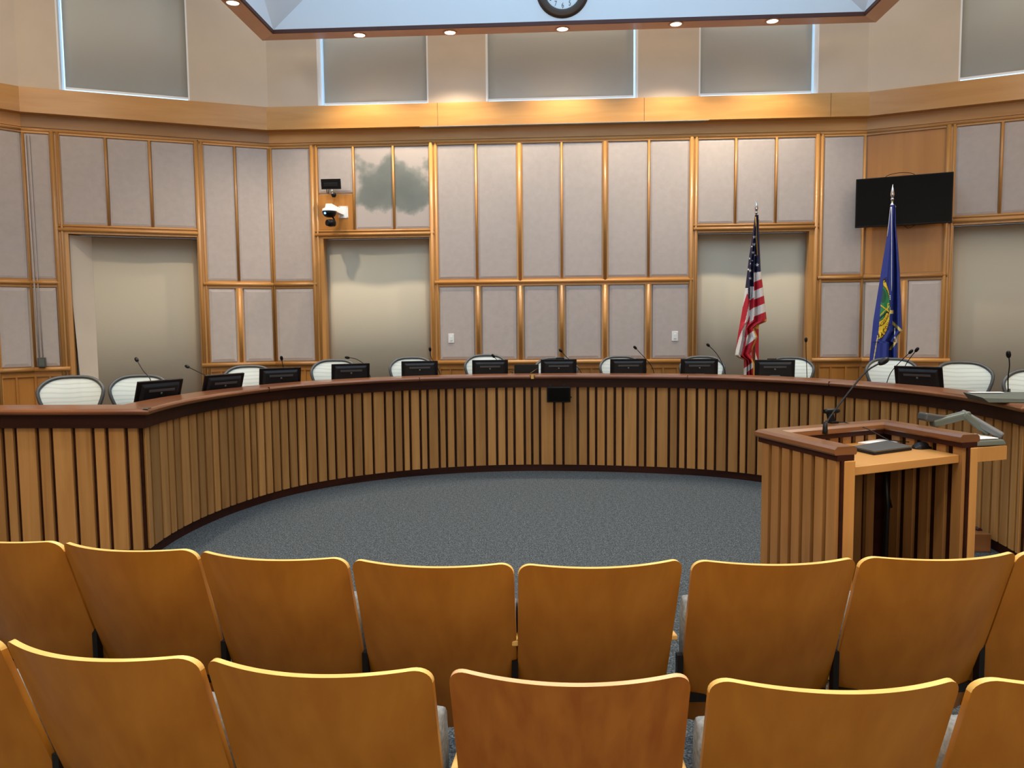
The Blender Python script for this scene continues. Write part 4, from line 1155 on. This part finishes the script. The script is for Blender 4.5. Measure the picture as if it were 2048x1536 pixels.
# document camera and pad on the side shelf
zc = 0.99
q = onz(1962, 884, zc + .01)
t = thing('document_camera', 'folded grey-green document camera on the side shelf of the lectern', 'document camera', (q.x, q.y, zc), R(15))
m = MB(); m.hexa([(-0.17, -0.06, 0), (0.09, -0.08, 0), (0.10, 0.16, 0), (-0.17, 0.16, 0), (-0.16, -0.05, 0.03), (0.08, -0.07, 0.03), (0.09, 0.15, 0.035), (-0.16, 0.15, 0.035)]); m.build('base', MT['slate'], t, bevel=0.008)
m = MB(); m.hexa([(-0.15, -0.045, 0.034), (0.05, -0.06, 0.034), (0.06, 0.10, 0.036), (-0.15, 0.10, 0.036), (-0.15, -0.045, 0.038), (0.05, -0.06, 0.038), (0.06, 0.10, 0.04), (-0.15, 0.10, 0.04)]); m.build('light_pad', MT['paper'], t)
def limb(name, a, b, w0_, w1_, h_, mat):
    a, b = Vector(a), Vector(b); d = (b - a).normalized(); s = d.cross(Vector((0, 0, 1))).normalized(); up = s.cross(d)
    m = MB(); P = []
    for z_ in (-1, 1):
        P += [a - s * w0_ + up * h_ * z_, a + s * w0_ + up * h_ * z_, b + s * w1_ + up * h_ * z_, b - s * w1_ + up * h_ * z_]
    m.hexa(P); return m.build(name, mat, t, bevel=0.01)
limb('lower_arm', (0.08, 0.03, 0.05), (-0.04, 0.09, 0.155), 0.03, 0.03, 0.017, MT['slate'])
limb('upper_arm', (-0.0, 0.09, 0.15), (-0.22, 0.11, 0.105), 0.03, 0.024, 0.02, MT['slate'])
limb('head', (-0.12, 0.12, 0.12), (-0.27, 0.13, 0.145), 0.035, 0.035, 0.022, MT['dgrey'])
limb('light_arm', (-0.02, 0.12, 0.16), (0.10, -0.04, 0.04), 0.02, 0.03, 0.018, MT['grey'])

# ------------------------------------------------------------------ television on the right of the back wall
t = thing('television', 'flat black television hanging on the wooden panel of the right wall', 'television', W.pt(KR, 0.445, 2.86, 0.24), math.atan2(u2.y, u2.x))
m = MB(); m.box((0, 0.0, 0.31), (1.10, 0.05, 0.62)); m.build('housing', MT['black'], t, bevel=0.006)
m = MB(); m.box((0, -0.0262, 0.313), (1.075, 0.002, 0.59)); m.build('screen', MT['screen'], t)
m = MB(); m.box((0, 0.12, 0.3), (0.3, 0.2, 0.3)); m.build('wall_mount', MT['blackm'], t)
m = MB(); m.tube([(-0.04 + 0.17 * math.cos(a), 0.05, 0.62 + 0.05 * math.sin(a)) for a in [PI * i / 12 for i in range(13)]], 0.004, 6); m.tube([(0.02, 0.03, 0.0), (0.06, 0.03, -0.035), (0.10, 0.03, -0.03), (0.14, 0.03, 0.0)], 0.004, 6); m.build('cable', MT['black'], t)

# ------------------------------------------------------------------ camera bracket group at the upper left
p = aty(670, 373, 10.3); q0 = W.pt(KC, 0.88, 3.56, 0.14)
t = thing('preview_monitor', 'small black monitor on a wall arm above the white camera', 'monitor', q0, R(-3))
m = MB(); m.box((0, 0, 0), (0.265, 0.03, 0.135), M=Matrix.Rotation(R(10), 3, 'X')); m.build('panel', MT['black'], t, bevel=0.004)
m = MB(); m.box((-0.0, -0.018, -0.012), (0.19, 0.006, 0.05), M=Matrix.Rotation(R(10), 3, 'X')); m.build('lower_grille', MT['blackm'], t, bevel=0.004)
m = MB(); m.tube([(0.01, 0.0, -0.06), (0.012, 0.0, -0.13)], 0.008, 8); m.tube([(0.012, 0.0, -0.12), (0.03, 0.09, -0.13)], 0.012, 8); m.build('arm', MT['chrome'], t)
m = MB(); m.lathe([(0, -0.035), (0.025, -0.028), (0.036, 0), (0.025, 0.028), (0, 0.035)], c=(0.025, 0.03, -0.14), n=14); m.build('ball_joint', MT['black'], t)
m = MB(); m.tube([(-0.06, 0, -0.065), (-0.058, 0, -0.12), (-0.04, 0.0, -0.125), (-0.03, 0, -0.07)], 0.005, 6); m.build('cable', MT['black'], t)
q0 = W.pt(KC, 0.95, 3.14, 0.03)
t = thing('security_camera', 'white wall-mounted dome camera with a blue light and black lens below', 'camera', q0, R(-3))
m = MB(); m.box((0.06, 0.0, 0.06), (0.13, 0.012, 0.16)); pl = m.build('wall_plate', MT['plastic_white'], t, bevel=0.002)
for sx, sz in ((0.115, 0.13), (0.115, -0.01), (0.01, 0.13), (0.01, -0.01)):
    m = MB(); m.lathe([(0, 0.0), (0.005, 0.0), (0.005, 0.003), (0, 0.003)], c=(sx, -0.006, sz), n=8, M=RX); m.build('screw', MT['dgrey'], pl)
m = MB(); m.hexa([(0.0, -0.01, 0.03), (0.07, -0.01, 0.03), (-0.01, -0.24, 0.05), (-0.13, -0.24, 0.05), (0.0, -0.01, 0.10), (0.06, -0.01, 0.10), (-0.03, -0.24, 0.145), (-0.12, -0.24, 0.145)][0:2] + [(0.07, -0.005, 0.03), (0.0, -0.005, 0.03), (-0.0, -0.01, 0.10), (0.06, -0.01, 0.10), (0.06, -0.005, 0.10), (0.0, -0.005, 0.10)])
m.hexa([(-0.13, -0.25, 0.05), (-0.01, -0.25, 0.05), (0.07, -0.01, 0.02), (0.0, -0.01, 0.02), (-0.11, -0.25, 0.14), (-0.03, -0.25, 0.14), (0.06, -0.01, 0.09), (0.01, -0.01, 0.09)])
m.build('bracket', MT['plastic_white'], t, bevel=0.006)
m = MB(); m.lathe([(0.0, 0.07), (0.05, 0.068), (0.09, 0.05), (0.095, 0.03), (0.098, 0.025), (0.098, 0.015), (0.0, 0.012)], c=(-0.065, -0.24, 0.02), n=24); m.build('housing', MT['plastic_white'], t)
m = MB(); m.lathe([(0.092, 0.014), (0.09, -0.01), (0.07, -0.045), (0.04, -0.058), (0, -0.06)], c=(-0.065, -0.24, 0.02), n=24); m.build('dome', MT['black'], t)
m = MB(); m.lathe([(0, 0.0), (0.014, 0.0), (0.014, 0.004), (0, 0.004)], c=(-0.10, -0.322, 0.005), n=12, M=RX); m.build('status_light', MT['blue_led'], t)
m = MB(); m.tube([(-0.03, -0.22, -0.03), (-0.01, -0.2, -0.07), (-0.025, -0.22, -0.1)], 0.012, 8); m.tube([(-0.01, -0.2, -0.11), (-0.06, -0.24, -0.115), (-0.09, -0.28, -0.115)], [0.045, 0.05, 0.04], 16); m.build('lens_head', MT['black'], t)

# ------------------------------------------------------------------ wall plates, conduit
def plate(k, s, z, wd_, h_, label, o=0.032, name='switch_plate'):
    t = thing(name, label, 'switch', W.pt(k, s, z, o), math.atan2(W.u[k].y, W.u[k].x))
    m = MB(); m.box((0, 0, 0), (wd_, 0.012, h_)); m.build('plate', MT['plastic_white'], t, bevel=0.003)
    m = MB(); m.box((0, -0.008, 0), (wd_ * 0.35, 0.008, h_ * 0.5)); m.build('rocker', MT['plastic_white'], t, bevel=0.001)
plate(KC, 2.462, 1.47, 0.078, 0.125, 'white switch plate on the leftmost low panel of the back wall centre')
plate(KC, 5.497, 1.475, 0.082, 0.13, 'white switch plate on the low panel beside the flag opening')
m = MB(); m.tube([W.pt(KL, 0.07, 1.28, 0.045), W.pt(KL, 0.06, 2.17, 0.045), W.pt(KL, 0.05, 4.05, 0.045)], 0.009, 8); m.tube([W.pt(KL, 0.11, 1.28, 0.045), W.pt(KL, 0.10, 2.17, 0.045), W.pt(KL, 0.09, 4.05, 0.045)], 0.006, 8)
tag(m.build('wall_conduit', MT['fabric']), 'pair of grey painted conduit pipes running down the left wall corner', 'pipe')
t = thing('volume_box', 'small grey metal control box at the foot of the conduit on the left wall', 'control box', W.pt(KL, 0.10, 1.17, 0.07), math.atan2(W.u[KL].y, W.u[KL].x))
m = MB(); m.box((0, 0, 0.06), (0.085, 0.07, 0.12)); m.build('housing', MT['dgrey'], t, bevel=0.004)
m = MB(); m.box((0.005, -0.037, 0.06), (0.06, 0.004, 0.09)); m.build('cover', MT['slate'], t)

# ------------------------------------------------------------------ flags
def pw(tab, x):
    if x <= tab[0][0]: return tab[0][1]
    for (a, b), (c, d) in zip(tab, tab[1:]):
        if x <= c: return b + (d - b) * (x - a) / (c - a)
    return tab[-1][1]
def smooth(tab, x, h):
    return (pw(tab, x - h) + 2 * pw(tab, x) + pw(tab, x + h)) / 4
def inside(poly, x, y):
    c = False; n = len(poly)
    for i in range(n):
        x1, y1 = poly[i]; x2, y2 = poly[i - 1]
        if (y1 > y) != (y2 > y) and x < (x2 - x1) * (y - y1) / (y2 - y1) + x1: c = not c
    return c
CLOTH = {}
def cloth(n, c, rough=0.6):
    if n not in CLOTH: CLOTH[n] = plain('flag_' + n, lin(c), rough, noise=0.04, nscale=40)
    return CLOTH[n]
class Drape:
    def __init__(s, ox, oy, sc_, Y0, left, right, fold, grow):
        s.ox, s.oy, s.sc, s.Y0, s.l, s.r, s.fold, s.grow = ox, oy, sc_, Y0, left, right, fold, grow
    def depth(s, x, y):
        l, r = pw(s.l, y), pw(s.r, y); f = (x - l) / max(1e-6, r - l)
        return smooth(s.fold, f, 0.02) * smooth(s.grow, y, 20)
    def world(s, x, y, lift=0.0):
        return aty(s.ox + x / s.sc, s.oy + y / s.sc, s.Y0 + s.depth(x, y) - lift)
    def build(s, name, y0, y1, NY, NX, colour, mats, par, org):
        m = MB()
        for j in range(NY + 1):
            y = y0 + (y1 - y0) * j / NY; l, r = pw(s.l, y), pw(s.r, y)
            for i in range(NX + 1): m.v.append(s.world(l + (r - l) * i / NX, y) - org)
        for j in range(NY):
            y = y0 + (y1 - y0) * (j + 0.5) / NY; l, r = pw(s.l, y), pw(s.r, y)
            for i in range(NX):
                x = l + (r - l) * (i + 0.5) / NX; c = colour(x, y)
                if c is None: continue
                a = j * (NX + 1) + i; m.face((a + NX + 1, a + NX + 2, a + 1, a), c, 0.5, True)
        o = m.build(name, mats, par); md = o.modifiers.new('solid', 'SOLIDIFY'); md.thickness = 0.003
        return o
def pole(name, label, px, ytip, Y0, zfoot, sp, group=None):
    tip = aty(px, ytip, Y0)
    t = thing(name, label, 'flag', (tip.x, tip.y, 0.2)); H = tip.z - 0.2
    m = MB(); m.tube([(0, 0, 0.03), (0, 0, H - sp - 0.10)], 0.014, 10); m.build('pole', MT['lrail'], t)
    m = MB(); m.lathe([(0, 0), (0.16, 0), (0.15, 0.02), (0.04, 0.04), (0.025, 0.09), (0, 0.09)], n=28); m.build('stand', MT['brass'], t)
    m = MB(); z = H - sp; m.lathe([(0.014, z - 0.12), (0.014, z - 0.09), (0.022, z - 0.085), (0.022, z - 0.07), (0.012, z - 0.06), (0.012, z - 0.02), (0.02, z - 0.012), (0.02, z), (0.012, z + 0.004)], n=14)
    m.lathe([(0.010, z), (0.024, z + sp * 0.28), (0.015, z + sp * 0.6), (0.0, H)], n=8); m.build('spear_finial', MT['chrome'], t)
    m = MB()
    for s in (-1, 1):
        m.tube([(0, -0.02, z - 0.10), (s * 0.02, -0.03, z - 0.085), (s * 0.028, -0.03, z - 0.10), (s * 0.012, -0.03, z - 0.115), (0, -0.02, z - 0.10)], 0.006, 6)
    m.build('gold_bow', cloth('gold', (232, 190, 60)), t)
    return t, Vector((tip.x, tip.y, 0.2))
US = Drape(1440, 390, 4.15, 9.63,
    [(165, 290), (330, 270), (520, 240), (760, 211), (950, 185), (1150, 150), (1330, 125), (1352, 150), (1368, 198), (1500, 197)],
    [(165, 320), (190, 321), (400, 328), (620, 338), (790, 360), (1030, 387), (1052, 384), (1075, 330), (1110, 284), (1180, 312), (1250, 284), (1320, 250), (1400, 286), (1500, 290)],
    [(0, 0.05), (0.14, -0.01), (0.22, -0.05), (0.32, 0.05), (0.42, -0.03), (0.50, -0.05), (0.58, 0.06), (0.66, -0.02), (0.8, -0.05), (0.92, -0.02), (1, 0.05)], [(165, 0.3), (500, 0.7), (900, 1.2), (1500, 1.4)])
NAVY, RED, WHITE, GOLD = 0, 1, 2, 3
us_m = [cloth('navy', (26, 28, 62)), cloth('red', (186, 28, 48)), cloth('white', (226, 222, 218)), cloth('gold', (214, 160, 50))]
LP = [ # left gather: painted patches, later ones on top
 (WHITE, [(180, 760), (250, 770), (245, 820), (190, 950), (120, 960)]),
 (RED, [(225, 815), (252, 850), (240, 900), (190, 1060), (130, 1290), (110, 1250), (182, 950)]),
 (WHITE, [(244, 890), (252, 880), (250, 980), (215, 1090), (182, 1330), (205, 1375), (120, 1345), (122, 1320), (160, 1180), (205, 1070)]),
 (RED, [(252, 1000), (262, 1060), (225, 1140), (215, 1230), (195, 1370), (168, 1350), (200, 1230), (222, 1080)]),
]
def star(cx, cy, r):
    return [(cx + (r if k % 2 == 0 else r * 0.42) * math.sin(k * PI / 5), cy - (r if k % 2 == 0 else r * 0.42) * math.cos(k * PI / 5)) for k in range(10)]
STARS = [star(285, 348, 15), star(282, 410, 15), star(264, 427, 10), star(275, 478, 14), star(293, 500, 11), star(246, 527, 10), star(308, 580, 17), star(235, 617, 12), star(252, 628, 14), star(252, 692, 14), star(268, 545, 7), star(253, 570, 7)]
def us_col(x, y):
    # right hanging fold
    lim = 770 if x < 250 - 0 else (860 if x < 252 else 0)
    xm = 282 - max(0, y - 1000) * 0.06
    if y < (640 - 0.15 * (x - 310) if x > 281 else (758 if x > 250 else (772 if x < 232 else 862))):
        for s in STARS:
            if inside(s, x, y): return WHITE
        return NAVY
    if y > 1030 and x > 262:
        e = pw(US.r, y)
        if x > e - 13: return GOLD
    if y > 1010 and x > 300 and y > 1088 - (x - 280) * 0.40: return GOLD
    if y > 1320 and y < 1375 and x < 200 and y > 1332 + (x - 125) * 0.4: return GOLD
    if x >= xm:
        t = y + 0.4 * (x - 340)
        for lo, c in ((700, WHITE), (772, RED), (845, WHITE), (912, RED), (985, WHITE)):
            if t < lo: return c
        if y < 1095: return RED
    if x >= 245 - max(0, y - 1050) * 0.17:
        t = y + 0.75 * (x - 265)
        for lo, c in ((862, WHITE), (945, RED), (1045, WHITE), (1135, RED), (1215, WHITE), (1305, RED), (1390, RED), (1440, WHITE)):
            if t < lo: return c
        return RED if x > 222 else WHITE
    c = RED
    if y > 1180 and x > 200: c = WHITE if x < 232 - (y - 1180) * 0.10 else RED
    if y > 1370: c = RED if x < 212 or x > 236 + (1480 - y) * 0.2 else WHITE
    for cc_, poly in LP:
        if inside(poly, x, y): c = cc_
    return c
t, org = pole('striped_flag', 'american flag with stars, red and white stripes and gold fringe on a spear-tipped pole', 1513, 400, 9.74, 0, 0.15)
US.build('cloth', 165, 1500, 330, 64, us_col, us_m, t, org)
# part of the flag hanging behind the pole
US2 = Drape(1440, 390, 4.15, 9.80, [(1060, 270), (1110, 283), (1250, 260), (1400, 262), (1500, 262)], [(1060, 330), (1100, 322), (1500, 321)], [(0, 0.03), (0.5, -0.02), (1, 0.03)], [(1000, 1), (1500, 1)])
def us2(x, y):
    if y < 1105 + (x - 280) * 0.2: return GOLD
    if y < 1120 + (x - 270) * 2.2 + 60 and x > 285 and y < 1230: return RED
    return WHITE if (x - 262) < (y - 1200) * 0.30 and y > 1260 and y < 1390 + x * 0 and x > 280 else RED
US2.build('cloth_back', 1060, 1500, 100, 20, us2, us_m, t, org)
m = MB(); m.tube([US.world(296, 180, 0.02) - org, US.world(302, 330, 0.02) - org, US.world(310, 500, 0.02) - org], 0.0045, 6); m.build('gold_cord', cloth('gold', (232, 190, 60)), t)
m = MB(); m.tube([(0.0, -0.02, 1.02), (0.0, -0.02, 1.22)], 0.017, 8); 

BF = Drape(1700, 330, 3.573, 9.10,
    [(285, 290), (500, 265), (700, 232), (870, 205), (1120, 165), (1380, 140), (1560, 118)],
    [(285, 325), (430, 328), (600, 345), (760, 357), (1080, 370), (1185, 374), (1215, 350), (1262, 316), (1270, 340), (1560, 345)],
    [(0, 0.10), (0.22, 0.0), (0.32, -0.05), (0.45, -0.03), (0.60, -0.04), (0.68, 0.0), (0.72, 0.09), (0.78, 0.06), (0.84, -0.05), (0.93, -0.05), (1, 0.05)], [(285, 0.35), (600, 0.8), (1000, 1.1), (1560, 1.3)])
BLU, YEL, BLK, GRN, DGR, PAL = range(6)
bf_m = [cloth('royal_blue', (36, 54, 136)), cloth('yellow', (226, 188, 40)), cloth('black_print', (18, 18, 22)), cloth('green', (38, 128, 78)), cloth('dark_green', (20, 84, 60)), cloth('pale_gold', (222, 200, 120))]
def bf_col(x, y):
    el = pw([(780, 243), (870, 236), (1000, 219), (1170, 206), (1250, 199)], y)
    # gold fringed corner
    if 1110 < y < 1205 and x > 303 and 0 < y - (1113 + (x - 303) * 0.95) < 26: return PAL
    if 1185 < y <= 1262 and x > pw(BF.r, y) - 7: return PAL
    if x > 283 and x < 311 and 1036 < y < 1062: return PAL
    if 1262 < y < 1320 and x > 275 and 0 < y - (1322 - (x - 275) * 1.4) < 28: return PAL
    if 1215 < y and abs(x - (199 - (y - 1215) * 0.17)) < 3.5: return PAL
    if x > el and x < 288:
        q = ((x - 205) / 84) ** 2 + ((y - 1015) / 232) ** 2
        if q < 1.0:
            if q > 0.94: return BLK
            i = ((x - 205) / 79) ** 2 + ((y - 1000) / 150) ** 2
            if i > 1.06: return YEL
            if i > 0.97: return BLK
            if y > 1060 and i > 0.62: return YEL
            if y > 1050 and i > 0.57: return BLK
            if abs(y - (1010 + (x - 230) * 0.75)) < 5 or abs(y - (1065 - (x - 225) * 1.0)) < 4: return YEL
            if ((x - 235) / 22) ** 2 + ((y - 935) / 52) ** 2 < 1: return DGR
            if abs(y - 1082 + (x - 230) * 0.9) < 6: return BLK
            if x > 268 and 985 < y < 1050: return YEL if (x < 272 or y < 990) else GRN
            return GRN
    return BLU
t, org = pole('blue_flag', 'blue county flag with round yellow and green seal on a spear-tipped pole', 1785.5, 368, 9.27, 0, 0.17)
BF.build('cloth', 285, 1560, 300, 70, bf_col, bf_m, t, org)
m = MB()
m.tube([BF.world(297, y, 0.012) - org for y in range(300, 930, 40)], 0.0035, 6)
m.tube([BF.world(290 - (y - 300) * 0.11, y, 0.02) - org for y in range(300, 520, 30)], 0.0035, 6)
m.tube([BF.world(320, y, 0.02) - org for y in (1165, 1200, 1235, 1262)], 0.008, 6)
m.build('white_cord', cloth('white', (226, 222, 218)), t)
m = MB()
def letter(ch, x, y, hgt, rot, wdt=0.8):
    """x, y in picture points of the full photograph"""
    vs, fs = text_mesh(ch, hgt * 1.35, wdt, 0.02 * hgt); b = len(m.v); a = R(rot)
    cx_ = (min(v.x for v in vs) + max(v.x for v in vs)) / 2; cy_ = (min(v.y for v in vs) + max(v.y for v in vs)) / 2
    for v in vs:
        vx, vy = v.x - cx_, v.y - cy_
        X = x + vx * math.cos(a) - vy * math.sin(a); Y = y - (vx * math.sin(a) + vy * math.cos(a))
        m.v.append(BF.world((X - 1700) * 3.573, (Y - 330) * 3.573, 0.006) - org)
    for f in fs: m.face([b + i for i in f])
for ch, x, y, h, r_ in (('R', 1758.0, 671.4, 9.5, 12), ('A', 1763.6, 668, 9.5, 25), ('C', 1769.4, 661.5, 9.5, 38), ('O', 1774.2, 655.5, 9, 50), ('U', 1777.2, 648, 8.5, 60), ('W', 1770.6, 560.5, 11, -62),
                        ('A', 1760.4, 649.4, 4.6, 25), ('T', 1763.6, 646.8, 4.6, 32), ('E', 1766.6, 643.8, 4.6, 38), ('D', 1769.6, 640.6, 4.6, 44), ('N', 1773.4, 636.2, 4.6, 52), ('O', 1775.6, 632, 4.4, 58), ('V', 1777.4, 627.6, 4.4, 64)):
    letter(ch, x, y, h, r_, 0.62)
m.build('seal_lettering', bf_m[BLK], t)
m = MB()
for y in (936, 948, 960):
    p = [BF.world(x, yy, 0.008) - org for x, yy in ((283, y - 3), (290, y - 3), (290, y + 3), (283, y + 3))]
    b = len(m.v); m.v += p; m.face((b, b + 1, b + 2, b + 3))
m.build('small_white_marks', us_m[WHITE], t)
